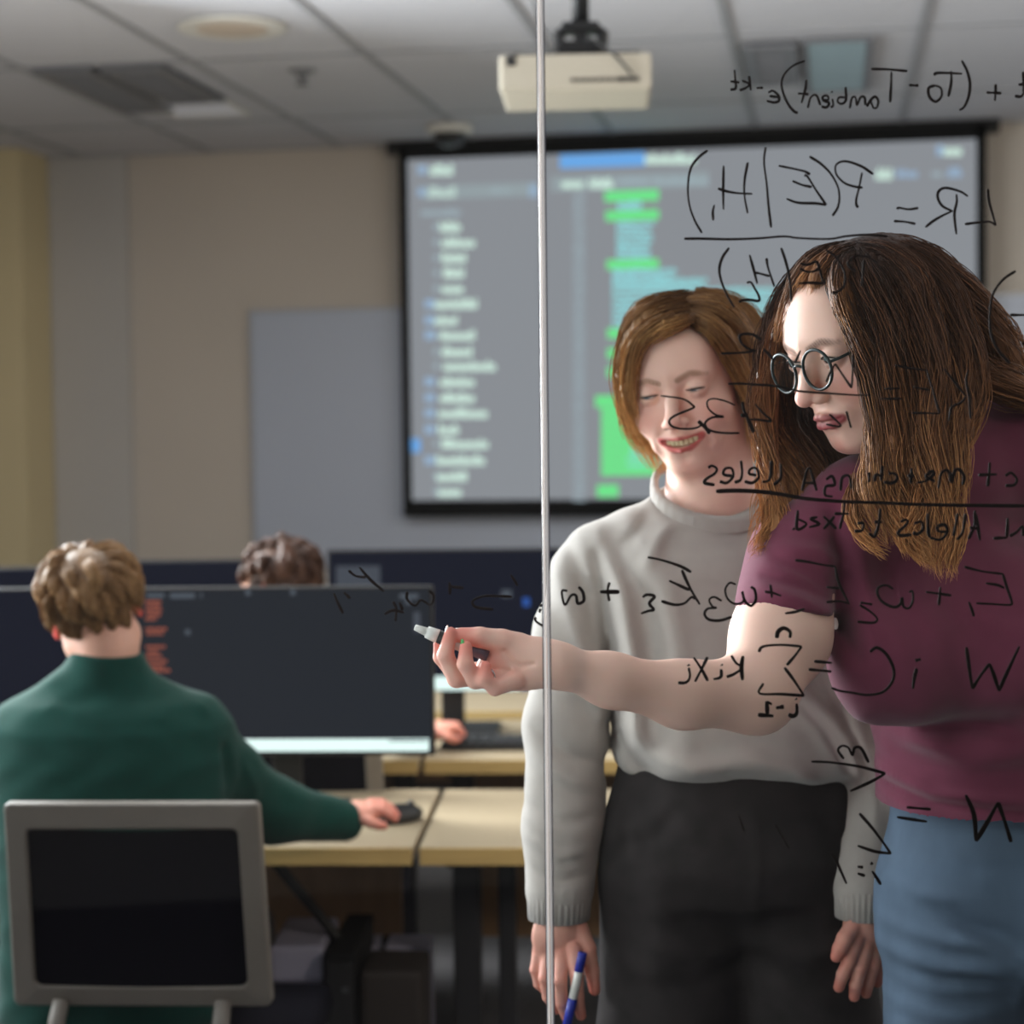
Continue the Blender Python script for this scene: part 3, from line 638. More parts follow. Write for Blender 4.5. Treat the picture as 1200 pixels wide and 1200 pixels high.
# ================================================================ implicit surfaces for bodies and cloth
f32=np.float32
def A3(p): return np.asarray(p,dtype=f32)
def smin(a,b,k):
    h=np.clip(.5+.5*(b-a)/k,0,1); return b*(1-h)+a*h-k*h*(1-h)
def smax(a,b,k): return -smin(-a,-b,k)
def cap(P,a,b,ra,rb):
    a=A3(a); ab=A3(b)-a; t=np.clip(((P-a)@ab)/(ab@ab+1e-12),0,1); return np.linalg.norm(P-a-t[:,None]*ab,axis=1)-(ra+t*(rb-ra))
def chain(P,pts,rad,k=.006):
    d=None
    for i in range(len(pts)-1):
        e=cap(P,pts[i],pts[i+1],rad[i],rad[i+1]); d=e if d is None else smin(d,e,k)
    return d
def ell(P,c,r,Rm=None):
    q=P-A3(c); 
    if Rm is not None: q=q@Rm.astype(f32)          # world -> local
    r=A3(r); k0=np.linalg.norm(q/r,axis=1); k1=np.linalg.norm(q/(r*r),axis=1)+1e-9
    return k0*(k0-1)/k1
def pdist(P,pts):
    d=None
    for i in range(len(pts)-1):
        a=A3(pts[i]); ab=A3(pts[i+1])-a; t=np.clip(((P-a)@ab)/(ab@ab+1e-12),0,1); e=np.linalg.norm(P-a-t[:,None]*ab,axis=1); d=e if d is None else np.minimum(d,e)
    return d
def loft(P,secs,rmax=.03,pw=2.0):
    """secs: (z,cx,cy,rx,ry) rising z; elliptical sections"""
    S=np.array(secs,dtype=float); S=S[np.argsort(S[:,0])]; z=P[:,2]; zc=np.clip(z,S[0,0],S[-1,0])
    f=[np.interp(zc,S[:,0],S[:,i]).astype(f32) for i in range(1,5)]
    u=np.abs(P[:,0]-f[0])/f[2]; v=np.abs(P[:,1]-f[1])/f[3]
    k=(u**pw+v**pw)**(1/pw); d=(k-1)*np.minimum(f[2],f[3])
    e=np.maximum(S[0,0]-z,z-S[-1,0]); return smax(d,e.astype(f32),rmax)
def folds(P,d,fl):
    for (pts,amp,wd) in fl:
        e=pdist(P,pts); d=d-amp*np.exp(-(e/wd)**2)
    return d
def folds2(P,d,fl,yc=None):
    """folds laid over the front of a garment; distance measured in the upright plane"""
    X=P[:,[0,2]]; m_=np.ones(len(P),f32) if yc is None else (1/(1+np.exp((P[:,1]-yc)/.012))).astype(f32)
    for (pts,amp,wd) in fl:
        e=None; q=[A3(p)[[0,2]] for p in pts]; wv=np.ones(len(P),f32)
        L_=[0.]; 
        for i in range(len(q)-1): L_.append(L_[-1]+float(np.linalg.norm(q[i+1]-q[i])))
        for i in range(len(q)-1):
            ab=q[i+1]-q[i]; t=np.clip(((X-q[i])@ab)/(ab@ab+1e-12),0,1); f=np.linalg.norm(X-q[i]-t[:,None]*ab,axis=1); g=(L_[i]+t*(L_[i+1]-L_[i]))/L_[-1]
            if e is None: e,gg=f,g
            else: k_=f<e; e=np.where(k_,f,e); gg=np.where(k_,g,gg)
        d=d-amp*np.exp(-(e/wd)**2)*np.sin(np.pi*np.clip(.08+gg*.84,0,1))**.7*m_
    return d
def RX(a): c,s=math.cos(a),math.sin(a); return np.array([[1,0,0],[0,c,-s],[0,s,c]])
def RY(a): c,s=math.cos(a),math.sin(a); return np.array([[c,0,s],[0,1,0],[-s,0,c]])
def RZ(a): c,s=math.cos(a),math.sin(a); return np.array([[c,-s,0],[s,c,0],[0,0,1]])
def mesh_field(fn,lo,hi,h,B=8,marg=1.6):
    lo=np.asarray(lo,float); hi=np.asarray(hi,float); nb=np.ceil((hi-lo)/(h*B)).astype(int); n=nb*B+1
    gi=np.stack(np.meshgrid(*[np.arange(k) for k in nb],indexing='ij'),-1).reshape(-1,3)
    cen=(lo+(gi+.5)*B*h).astype(f32); dc=fn(cen); near=np.abs(dc)<B*h*marg*.87
    val=np.full(n,1.0,f32)
    sg=np.where(dc<0,-1.0,1.0).reshape(nb)
    val[:-1,:-1,:-1]=np.repeat(np.repeat(np.repeat(sg,B,0),B,1),B,2)
    off=np.stack(np.meshgrid(*[np.arange(B+1)]*3,indexing='ij'),-1).reshape(-1,3)
    idx=gi[near]
    for s in range(0,len(idx),400):
        I=(idx[s:s+400,None,:]*B+off[None]).reshape(-1,3); d=fn((lo+I*h).astype(f32)); val[I[:,0],I[:,1],I[:,2]]=d
    neg=val<0; c=sum(neg[i:n[0]-1+i,j:n[1]-1+j,k:n[2]-1+k].astype(np.int8) for i in (0,1) for j in (0,1) for k in (0,1))
    ci=np.argwhere((c>0)&(c<8)); vid=-np.ones(np.array(n)-1,int); vid[ci[:,0],ci[:,1],ci[:,2]]=np.arange(len(ci))
    acc=np.zeros((len(ci),3)); cnt=np.zeros(len(ci))
    corners=[(i,j,k) for i in (0,1) for j in (0,1) for k in (0,1)]
    for a in corners:
        for ax in range(3):
            if a[ax]==1: continue
            b=list(a); b[ax]=1
            va=val[ci[:,0]+a[0],ci[:,1]+a[1],ci[:,2]+a[2]]; vb=val[ci[:,0]+b[0],ci[:,1]+b[1],ci[:,2]+b[2]]
            m_=(va<0)!=(vb<0); t=np.where(m_,va/np.where(m_,va-vb,1),0); p=np.array(a,float)[None]+np.zeros((len(ci),3)); p[:,ax]+=t
            acc[m_]+=p[m_]; cnt[m_]+=1
    V=lo+(ci+acc/np.maximum(cnt,1)[:,None])*h; Fs=[]
    for ax in range(3):
        u,v=(ax+1)%3,(ax+2)%3
        sl=[slice(0,n[k]-1) for k in range(3)]; s0=[slice(0,n[k]) for k in range(3)]
        A_=neg[tuple(slice(0,n[k]-1) if k==ax else slice(1,n[k]-1) for k in range(3))]; B_=neg[tuple(slice(1,n[k]) if k==ax else slice(1,n[k]-1) for k in range(3))]
        e=np.argwhere(A_!=B_); e[:,u]+=1; e[:,v]+=1
        if len(e)==0: continue
        def g(du,dv):
            q=e.copy(); q[:,u]-=du; q[:,v]-=dv; return vid[q[:,0],q[:,1],q[:,2]]
        q=np.stack([g(1,1),g(0,1),g(0,0),g(1,0)],1); fl=~neg[e[:,0],e[:,1],e[:,2]]
        q[fl]=q[fl][:,::-1]; Fs.append(q)
    F=np.concatenate(Fs); F=F[(F>=0).all(1)]
    return V,F
def fast_mesh(name,V,F,mt,parent=None,col=None,smooth=True,frame='yaw',mats=None):
    """V in the yaw frame -> world -> parent's frame"""
    V=W(V) if frame=='yaw' else np.asarray(V)
    o=bpy.data.objects.new(name,None) if False else None
    if parent is not None:
        Mi=np.array(wm(parent).inverted()); V=V@Mi[:3,:3].T+Mi[:3,3]
    me=bpy.data.meshes.new(name); k=F.shape[1]; me.vertices.add(len(V)); me.vertices.foreach_set('co',V.astype(f32).ravel())
    me.loops.add(F.size); me.loops.foreach_set('vertex_index',F.ravel().astype(np.int32)); me.polygons.add(len(F)); me.polygons.foreach_set('loop_start',np.arange(0,F.size,k,dtype=np.int32)); me.polygons.foreach_set('loop_total',np.full(len(F),k,dtype=np.int32))
    me.update(calc_edges=True); me.polygons.foreach_set('use_smooth',[smooth]*len(F))
    o=bpy.data.objects.new(name,me); COL.objects.link(o); o.parent=parent
    for x in (mats or [mt]): me.materials.append(x)
    if col is not None:
        a=me.color_attributes.new('Col','FLOAT_COLOR','POINT'); c=np.ones((len(V),4),f32); c[:,:3]=col; a.data.foreach_set('color',c.ravel())
    return o
def join(*VF):
    V=[];F=[];n=0
    for v,f in VF: V.append(v); F.append(f+n); n+=len(v)
    return np.concatenate(V),np.concatenate(F)
# ---------------------------------------------------------------- heads
EYE_R=.0122
class Head:
    """face looks along -y of its own frame, eyes at z=0; Rm turns it into the yaw frame"""
    def __init__(s,pos_eye_mid,yaw,pitch,roll,scale=1,smile=0,lid=(.35,-.30),male=False,plump=0):
        s.R=RY(-R(roll))@RZ(-R(yaw))@RX(R(pitch)); s.sc=scale; s.smile=smile; s.lid=lid; s.male=male; s.pl=plump
        s.c=np.asarray(pos_eye_mid,float)-s.R@np.array([0,-.078,0])*scale
    def loc(s,P): return ((P-A3(s.c))@s.R.astype(f32))/f32(s.sc)
    def out(s,p): return s.c+(s.R@(np.asarray(p,float)*s.sc).T).T
    def dist(s,P,face=True):
        q=s.loc(P); x=np.abs(q[:,0]); S=q.copy(); S[:,0]=x; pl=s.pl      # symmetric half
        d=ell(q,(0,.014,.024),(.072,.090,.074))
        d=smin(d,ell(q,(0,-.030,-.030),(.060,.056,.074)),.03)
        d=smin(d,cap(S,(.047,.004,-.058),(.012,-.062,-.092),.020,.019),.028)
        d=smin(d,ell(q,(0,-.070,-.098),(.019,.017,.015)),.018)
        d=smin(d,ell(S,(.038,-.058,-.034),(.026+pl*.004,.024+pl*.003,.023)),.022)         # cheek
        d=smin(d,cap(S,(0,-.0835,.019),(.040,-.070,.017),.010,.009),.016)   # brow
        d=smin(d,ell(q,(0,-.056,.040),(.052,.028,.040)),.025)     # forehead
        if not face: return d*s.sc
        d=smax(d,-ell(S,(.033,-.096,-.001),(.017,.014,.0105)),.012)         # eye socket
        # nose
        d=smin(d,chain(q,[(0,-.084,.006),(0,-.096,-.012),(0,-.1080,-.031)],[.0078,.0082,.0094],.006),.010)
        d=smin(d,ell(q,(0,-.1105,-.0345),(.0100,.0092,.0086)),.007)
        d=smin(d,ell(S,(.0118,-.098,-.0385),(.0066,.0095,.0066)),.006)
        d=smax(d,-ell(S,(.0062,-.1035,-.0445),(.0032,.0050,.0042)),.003)
        # mouth
        sm=s.smile; mx=.023+.006*sm; mz=-.0665
        d=smin(d,ell(q,(0,-.0785,-.066),(.027,.017,.022)),.014)    # muzzle
        cz=mz+.0065*sm; cyy=-.083+.002*sm
        if sm>.3:
            d=smin(d,cap(S,(0,-.0975,mz+.0070),(mx,cyy-.001,cz+.001),.0032,.0018),.005)
            d=smin(d,cap(S,(0,-.0965,mz-.0085),(mx*.9,cyy-.001,cz-.002),.0046,.0020),.005)
            # open mouth: crescent
            zc=(x/mx)**2*(.0065*sm); op=np.maximum(np.abs(q[:,2]-(mz+.0002+zc))-.0048*np.sqrt(np.clip(1-(x/mx)**2,0,1)),0*x-1)
            carve=np.maximum(np.maximum(op,x-mx*.94),(q[:,1]+.083)); carve=np.maximum(carve,-.12-q[:,1]); d=smax(d,-carve,.0022)
            d=smin(d,cap(S,(.030,-.074,-.052),(.037,-.066,-.070),.009,.008),.014)   # smile cheek
            d=d+.0018*np.exp(-(pdist(S,[(.017,-.092,-.042),(.031,-.082,-.056),(.034,-.074,-.070)])/.0045)**2)
        else:
            d=smin(d,chain(S,[(-.001,-.0978,mz+.0050),(.004,-.0976,mz+.0054),(.010,-.0958,mz+.0040),(mx,cyy-.004,cz)],[.0038,.0040,.0036,.0018],.004),.004)
            d=smin(d,chain(S,[(0,-.0962,mz-.0062),(.010,-.0940,mz-.0058),(mx*.92,cyy-.004,cz-.0008)],[.0050,.0044,.0018],.004),.004)
            d=d+.0022*np.exp(-(pdist(S,[(0,-.1015,mz-.0005),(.012,-.0975,mz),(mx,cyy-.006,cz)])/.0016)**2)
        d=d+.0016*np.exp(-(pdist(S,[(.004,-.100,-.0535),(.002,-.103,-.0485)])/.004)**2)*0
        d=d+.0030*np.exp(-(np.linalg.norm(q-A3((0,-.090,-.0825)),axis=1)/.009)**2)      # under the lower lip
        # ears
        e=ell(S,(.0735,.014,-.010),(.0065,.017,.030),RZ(R(18))@RX(R(-12)))
        e=smax(e,-ell(S,(.0800,.010,-.006),(.0060,.010,.019),RZ(R(18))@RX(R(-12))),.003); d=smin(d,e,.005)
        # eyelids and the opening between them
        qe=S-A3((.0315,-.0765,0)); re=np.linalg.norm(qe,axis=1); th=np.arctan2(qe[:,2],-qe[:,1])
        d=smin(d,re-(EYE_R+.0019),.004)
        al=np.clip(1-(qe[:,0]/.0132)**2,0,1); tu=s.lid[0]*al; tl=s.lid[1]*al
        opn=np.maximum(np.maximum(th-tu,tl-th)*EYE_R,-(re-(EYE_R-.003))); opn=np.maximum(opn,re-.028)
        opn=np.where(al<=0,1,opn); d=np.maximum(d,-opn)
        d=d+.0010*np.exp(-(np.abs(th-(s.lid[0]+.42))*EYE_R/.0018)**2)*np.exp(-((re-.0145)/.006)**2)*(al>0)     # lid crease
        return d*f32(s.sc)
    def colour(s,V,skin,lip,brow,flush=.5):
        q=s.loc(V.astype(f32)); S=q.copy(); S[:,0]=np.abs(q[:,0]); skin=np.array(lin(skin)); C=np.tile(skin,(len(V),1))
        def mixc(w,c): 
            w=np.clip(w,0,1)[:,None]; return C*(1-w)+np.array(lin(c))*w
        mz=-.0665; mx=.023+.006*s.smile; cz=mz+.0065*s.smile
        red=(int(skin[0]*0+226),140,128)
        C=mixc(flush*.75*np.exp(-(np.linalg.norm(S-A3((.042,-.078,-.032)),axis=1)/.020)**2),red)
        C=mixc(flush*.8*np.exp(-(np.linalg.norm(S-A3((0,-.112,-.036)),axis=1)/.012)**2),red)
        C=mixc(flush*.7*np.exp(-(np.linalg.norm(S-A3((0,-.085,-.100)),axis=1)/.012)**2),red)
        C=mixc(flush*1.0*np.exp(-((S[:,0]-.078)/.008)**2)*(S[:,1]>-.02)*(np.abs(S[:,2]+.01)<.04),(214,96,82))
        o=.0015 if s.smile>.3 else 0
        u_=pdist(S,[(0,-.100,mz+.0050+o),(.010,-.098,mz+.0045+o),(mx,-.087,cz)]); l_=pdist(S,[(0,-.099,mz-.0065-o),(.010,-.096,mz-.0062-o),(mx*.92,-.087,cz-.001)])
        rr=.0044
        C=mixc(1/(1+np.exp((u_-rr)/.0006))*.95,lip); C=mixc(1/(1+np.exp((l_-rr-.0012)/.0006))*.95,lip)
        C=mixc(.9*np.exp(-(pdist(S,[(0,-.099,mz),(mx*.96,-.085,cz)])/.0013)**2)*(s.smile<.3),(96,40,42))
        C=mixc(.85*np.exp(-(np.linalg.norm(S-A3((.0062,-.103,-.0440)),axis=1)/.0030)**2),(110,52,46))
        nz=np.sin(S[:,0]*1900+S[:,2]*900)*.25+.75
        bw=np.exp(-(pdist(S,[(.013,-.092,.0155),(.030,-.089,.0215),(.046,-.075,.0165)])/.0042)**4)*nz; C=mixc(.85*bw,brow)
        qe=S-A3((.0315,-.0765,0)); re=np.linalg.norm(qe,axis=1); th=np.arctan2(qe[:,2],-qe[:,1]); al=np.clip(1-(qe[:,0]/.0132)**2,0,1)
        C=mixc(.9*np.exp(-(np.abs(th-s.lid[0]*al)*EYE_R/.0013)**2)*(re<.0165)*(al>.03),(60,36,30))
        C=mixc(.45*np.exp(-(np.abs(th-s.lid[1]*al)*EYE_R/.0009)**2)*(re<.0165)*(al>.03),(150,84,74))
        return C
    def eyes(s,parent,iris=(92,116,128),look=(-.0,0)):
        for sx_ in (-1,1):
            V,F=[],[]; n,m_=24,16
            d=Vector((look[0],-1,look[1])).normalized(); ax=np.array(d)
            u_=np.cross(ax,[0,0,1]); u_/=np.linalg.norm(u_); v_=np.cross(u_,ax); C=[]
            for i in range(m_+1):
                t=math.pi*(i/m_)**1.4
                for k in range(n):
                    a=2*math.pi*k/n; V.append(EYE_R*(math.cos(t)*ax+math.sin(t)*(math.cos(a)*u_+math.sin(a)*v_))); rr=EYE_R*math.sin(t) if t<1.5 else 1
                    C.append(lin((8,8,10)) if rr<.0022 else (lin(iris) if rr<.0056 else lin((222,214,208))))
            for i in range(m_):
                for k in range(n): F.append((i*n+k,(i+1)*n+k,(i+1)*n+(k+1)%n,i*n+(k+1)%n))
            V=s.out(np.array(V)+np.array([sx_*.0315,-.0765,0])); fast_mesh('eye',V,np.array(F),M['eye'],parent,col=np.array(C))
        # lashes
        for sx_ in (-1,1):
            P=[]
            for k in range(9):
                x=(k/8-.5)*2*.0120; al=1-(x/.0132)**2; t=s.lid[0]*al; rr=math.sqrt(max((EYE_R+.0022)**2-x*x,1e-6)); P.append((sx_*.0315+x,-.0765-rr*math.cos(t),rr*math.sin(t)))
            V,F=tube(s.out(np.array(P)),[.0004]+[.0008]*7+[.0004],5); fast_mesh('eyelash',np.array(V),np.array([f for f in F if len(f)==4]),M['lash'],parent)
    def teeth(s,parent):
        V=[];F=[]; mb=MB()
        for i in range(-4,5):
            w=.0062 if abs(i)>0 else .0072; a=i*.0061; y=-.0885+a*a*11+.0012; z=-.0645+.0065*s.smile*(a/.029)**2
            mb.box((a,y+.0,z-.0016),(.0058,.004,.0080 if abs(i)<4 else .006),.0014)
        V=s.out(np.array(mb.v)); mesh_obj('teeth',W(V),mb.f,M['teeth'],parent)
M['skin']=mat('skin',(230,180,160),.5,spec=.35,col_attr=True,sss=.12,bump=(500,.05,.001))
M['eye']=mat('eyeball',(230,225,220),.12,col_attr=True,spec=.6); M['lash']=mat('lash',(32,22,18),.7); M['teeth']=mat('tooth',(228,218,178),.3)
# ---------------------------------------------------------------- hair
def lock_strands(pts,rad,n,seg=18,r=.0007,wave=0,wfreq=9,tipclump=.55,tail=.2,out=None,seed=0,phase=None):
    """strands following a guide; returns vertices, quads, t-parameter and strand id"""
    g=np.random.default_rng(seed); C=np.array(crom([np.asarray(p,float) for p in pts],8)); RR=np.interp(np.linspace(0,len(pts)-1,len(C)),range(len(pts)),rad)
    L=np.concatenate([[0],np.cumsum(np.linalg.norm(np.diff(C,axis=0),axis=1))]); T=L/L[-1]; length=L[-1]
    t=np.linspace(0,1,seg); c=np.stack([np.interp(t,T,C[:,i]) for i in range(3)],1); rr=np.interp(t,T,RR)
    tg=np.gradient(c,axis=0); tg/=np.linalg.norm(tg,axis=1)[:,None]
    A_=np.zeros_like(c); a=np.cross(tg[0],[0,1,.1]); a/=np.linalg.norm(a)
    for i in range(seg): a=a-tg[i]*(a@tg[i]); a/=np.linalg.norm(a); A_[i]=a
    B_=np.cross(tg,A_); Vs=[];Fs=[];ts=[];ids=[]
    ph0=g.uniform(0,6.28) if phase is None else phase; ring=np.arange(3)*2*np.pi/3
    for s in range(n):
        u=math.sqrt(g.uniform(.3,1))*1.06; an=g.uniform(0,2*np.pi); ul,vl=u*math.cos(an),u*math.sin(an); te=1-tail*g.uniform(0,1)**1.5; tt=t*te
        cc=np.stack([np.interp(tt,t,c[:,i]) for i in range(3)],1); r2=np.interp(tt,t,rr); Aa=np.stack([np.interp(tt,t,A_[:,i]) for i in range(3)],1); Bb=np.stack([np.interp(tt,t,B_[:,i]) for i in range(3)],1)
        sub=int(g.integers(0,5)); cl=tt**2*tipclump; cu,cv=.6*math.cos(sub*1.26+ph0),.6*math.sin(sub*1.26+ph0)
        uu=ul*(1-cl)+cu*cl; vv=vl*(1-cl)+cv*cl
        p1=ph0+sub*.9+g.normal()*.25; w_=wave*tt**.7
        off=(uu*r2+w_*np.sin(wfreq*tt*length*6.28+p1)+g.normal()*.0006)[:,None]*Aa+(vv*r2+w_*.7*np.cos(wfreq*tt*length*6.28+p1+.6))[:,None]*Bb
        jit=np.cumsum(g.normal(0,.0005,(seg,3)),axis=0); P=cc+off+jit
        rad_=r*g.uniform(.7,1.25)*np.clip(1.25-tt**3*1.1,.15,1)
        V=P[:,None,:]+rad_[:,None,None]*(np.cos(ring)[None,:,None]*Aa[:,None,:]+np.sin(ring)[None,:,None]*Bb[:,None,:])
        b=len(Vs)*seg*3; i=np.arange(seg-1)[:,None]*3+np.arange(3)[None]; j=np.arange(seg-1)[:,None]*3+(np.arange(3)[None]+1)%3
        Fs.append(np.stack([i,j,j+3,i+3],-1).reshape(-1,4)+b); Vs.append(V.reshape(-1,3)); ts.append(np.repeat(np.clip(tt+g.normal()*.14,0,1),3)); ids.append(np.full(seg*3,np.clip(.55*g.uniform()+.45*((sub*37+int(ph0*10))%5)/4,0,1)))
    return np.concatenate(Vs),np.concatenate(Fs),np.concatenate(ts),np.concatenate(ids)
def hair(parent,locks,mt,cols,h=.003,r=.0007,extra=None,shell=.72,bounds=None,name='hair',seg=18,k=.010,colfn=None):
    """locks: dict(p=[...],r=[...],n=,wave=,...); one mesh: a dense under-layer plus loose strands"""
    allp=np.concatenate([np.array(l['p']) for l in locks]); rm=max(max(l['r']) for l in locks)
    lo=allp.min(0)-rm-.02; hi=allp.max(0)+rm+.02
    def fn(P):
        d=extra(P) if extra is not None else None
        for l in locks:
            if l.get('noshell'): continue
            cc_=crom(l['p'],3); ra_=np.interp(np.linspace(0,len(l['p'])-1,len(cc_)),range(len(l['p'])),l['r'])*l.get('sh',shell)
            if l.get('tip',1): nn=len(cc_); kk=int(nn*.86); cc_=cc_[:kk]; ra_=ra_[:kk]*np.clip((nn*.95-np.arange(kk))/(nn*.3),.25,1)
            e=chain(P,cc_,list(ra_),.006); d=e if d is None else smin(d,e,k)
        return d+.0012*np.sin(P[:,0]*520+P[:,2]*60)*np.sin(P[:,1]*430)
    if bounds: lo,hi=bounds
    V,F=mesh_field(fn,lo,hi,h); 
    c0=np.array([lin(c) for c in cols]); ncol=len(cols)
    def ramp(t,idv,l=None):
        t=np.clip(t,0,1)*(ncol-1); i=np.clip(t.astype(int),0,ncol-2); f=(t-i)[:,None]; return (c0[i]*(1-f)+c0[i+1]*f)*(.70+.70*idv)[:,None]
    # under-layer takes the colour of the closest lock position
    best=np.full(len(V),1e9); tb_=np.zeros(len(V))
    for l in locks:
        C=crom(l['p'],3); 
        for i,c in enumerate(C):
            e=np.linalg.norm(V-c,axis=1); m_=e<best; best[m_]=e[m_]; tb_[m_]=l.get('t0',0)+(l.get('t1',1)-l.get('t0',0))*i/len(C)
    vc=ramp(tb_,np.full(len(V),.1)); VV=[V];FF=[F];CC=[vc];n=len(V)
    for li,l in enumerate(locks):
        v,f,t,i=lock_strands(l['p'],l['r'],l.get('n',120),seg=l.get('seg',seg),r=l.get('w',r),wave=l.get('wave',0),wfreq=l.get('f',9),tipclump=l.get('clump',.5),tail=l.get('tail',.15),seed=li*13+5)
        VV.append(v); FF.append(f+n); n+=len(v); CC.append(ramp(l.get('t0',0)+(l.get('t1',1)-l.get('t0',0))*t,i)*l.get('b',1))
    C=np.concatenate(CC)
    return fast_mesh(name,np.concatenate(VV),np.concatenate(FF),mt,parent,col=C)
M['hair']=mat('hair',(90,60,40),.5,spec=.18,col_attr=True)
# ================================================================ cloth materials
M['sweat']=mat('grey_sweatshirt_cotton',(176,169,162),.9,sheen=.3,spec=.2,noise=(60,.03),bump=(900,.25,.002))
M['blackpant']=mat('black_denim',(44,40,40),.9,spec=.25,noise=(25,.25),bump=(900,.3,.001))
M['tee']=mat('maroon_cotton',(112,50,72),.9,sheen=.25,spec=.2,noise=(40,.05),bump=(1100,.25,.0015))
M['jean']=mat('blue_denim',(88,106,126),.85,spec=.25,noise=(22,.12,(1,1,.5)),bump=(900,.35,.001))
M['green']=mat('green_knit',(5,58,50),.95,sheen=.08,spec=.15,noise=(40,.06),bump=(500,.3,.002))
M['shoe']=mat('shoe_rubber',(30,30,34),.7); M['stitch']=mat('jean_stitch',(150,130,100),.8)
def legs_field(hip,hw,hd,knees,ankles,rh,rk,ra,waist):
    """trousers: pelvis block and two tapering legs"""
    def fn(P):
        d=ell(P,hip,(hw,hd,.13))
        d=smin(d,loft(P,[(hip[2]-.06,hip[0],hip[1],hw*.98,hd),(waist,hip[0],hip[1]-.0,hw*.90,hd*.92)],.01),.03)
        for s,k,a in ((-1,knees[0],ankles[0]),(1,knees[1],ankles[1])):
            h=(hip[0]+s*hw*.46,hip[1],hip[2]-.05)
            d=smin(d,chain(P,[h,((h[0]+k[0])/2,(h[1]+k[1])/2,(h[2]+k[2])/2),k,a],[rh,(rh+rk)/2*1.02,rk,ra],.02),.02)
        return d
    return fn
def shoes(parent,ankles,face=-1,mt=None):
    for a in ankles:
        fn=lambda P: smax(smin(ell(P,(a[0],a[1]+face*.07,.035),(.046,.125,.045)),ell(P,(a[0],a[1]+.0,.065),(.040,.055,.055)),.03),-(P[:,2]-.004),.004)
        V,F=mesh_field(fn,(a[0]-.08,a[1]-.22,-.0),(a[0]+.08,a[1]+.22,.16),.006); o=fast_mesh('shoe',V,F,mt or M['shoe'],parent)
def rings(P,d,c,axis,z0,z1,amp,n):
    return d
def hand_field(palm,fingers,wrist,kp=.008,kf=.004):
    """palm: list of (centre,radii,R); fingers: list of (pts,radii)"""
    def fn(P):
        d=None
        for (c,r,Rm) in palm:
            e=ell(P,c,r,Rm); d=e if d is None else smin(d,e,kp)
        d=smin(d,chain(P,wrist[0],wrist[1],.01),.012)
        fd=None
        for pts,rad in fingers:
            e=chain(P,pts,rad,.0025); d=smin(d,e,kf) if True else d
        return d
    return fn
def nails(parent,tips,mt):
    for (p,dirv,nrm,sz) in tips:
        d=np.array(dirv,float); d/=np.linalg.norm(d); n=np.array(nrm,float); n-=d*(n@d); n/=np.linalg.norm(n); s=np.cross(d,n)
        V=[];F=[];nu,nv=7,5
        for i in range(nu):
            for j in range(nv):
                u=i/(nu-1)-.5; v=(j/(nv-1)-.5)*(1 if u<.3 else 1-(u-.3)*2.2); V.append(np.asarray(p)+d*u*sz*2.0+s*v*sz*1.25+n*(.0006-(v*1.25)**2*sz*.55-max(0,u-.0)**2*sz*.3))
        for i in range(nu-1):
            for j in range(nv-1): F.append((i*nv+j,i*nv+j+1,i*nv+nv+j+1,i*nv+nv+j))
        o=fast_mesh('fingernail',np.array(V),np.array(F),mt,parent); md=o.modifiers.new('th','SOLIDIFY'); md.thickness=.0006
# ================================================================ person in the grey sweatshirt
D1=2.42; k1=D1/FPX
def q1(px,py,dd=0): return Q(px,py,D1+dd)
def S1(px,hw,py,dep,dd=0,cxd=0):            # torso section at image height py
    c=q1(px,py,dd); return (c[2],c[0],c[1],hw*k1,dep)
hd1=Head(q1(789,459,-.072),22,9,9,scale=.97,smile=1,lid=(.06,-.20))
pp1=q1(845,640); P1=empty('person',W([pp1[0],pp1[1],0]),YAW,'smiling person with chin-length blond hair, pale grey sweatshirt and black trousers','person')
neck1=[hd1.out((0,.022,-.045)),hd1.out((0,.028,-.09))*.5+q1(836,545,.01)*.5,q1(832,580,.01),q1(826,660,.02)]
skin1=(244,200,182)
def body1(P):
    d=smin(hd1.dist(P),chain(P,neck1,[.048,.051,.054,.066],.02),.022)
    return d
V,F=mesh_field(body1,np.minimum(hd1.c-.13,neck1[3]-.09),np.maximum(hd1.c+.13,neck1[3]+.09),.0016)
B_=[(V,F)]; Cc=[hd1.colour(V,skin1,(198,96,92),(128,86,54),.6)]
shR1,elR1,wrR1=q1(714,684,.02),q1(668,850,.02),q1(656,1058,-.0)
shL1,elL1,wrL1=q1(935,690,.05),q1(1008,850,.04),q1(1012,1056,-.10)
def inner1(P):
    d=loft(P,[S1(812,96,625,.085),S1(825,105,760,.095),S1(862,115,900,.09)],.04)
    d=smin(d,chain(P,[shR1,elR1,wrR1],[.040,.034,.026],.02),.03); d=smin(d,chain(P,[shL1,elL1,wrL1],[.040,.034,.026],.02),.03)
    for s in (-1,1):
        hp=q1(862+s*70,990,0); d=smin(d,chain(P,[hp,(hp[0],hp[1],.50),(hp[0],hp[1]+.02,.09)],[.062,.042,.032],.03),.03)
    d=smin(d,cap(P,q1(862,890),q1(862,955),.09,.085),.03)
    return smin(d,cap(P,neck1[2],neck1[3],.05,.05),.04)
a_=q1(600,560,-.2); b__=q1(1080,1000,.25); v,f=mesh_field(inner1,(a_[0],a_[1],.03),(b__[0],b__[1],a_[2]),.010); B_.append((v,f)); Cc.append(np.tile(np.array(lin(skin1)),(len(v),1)))
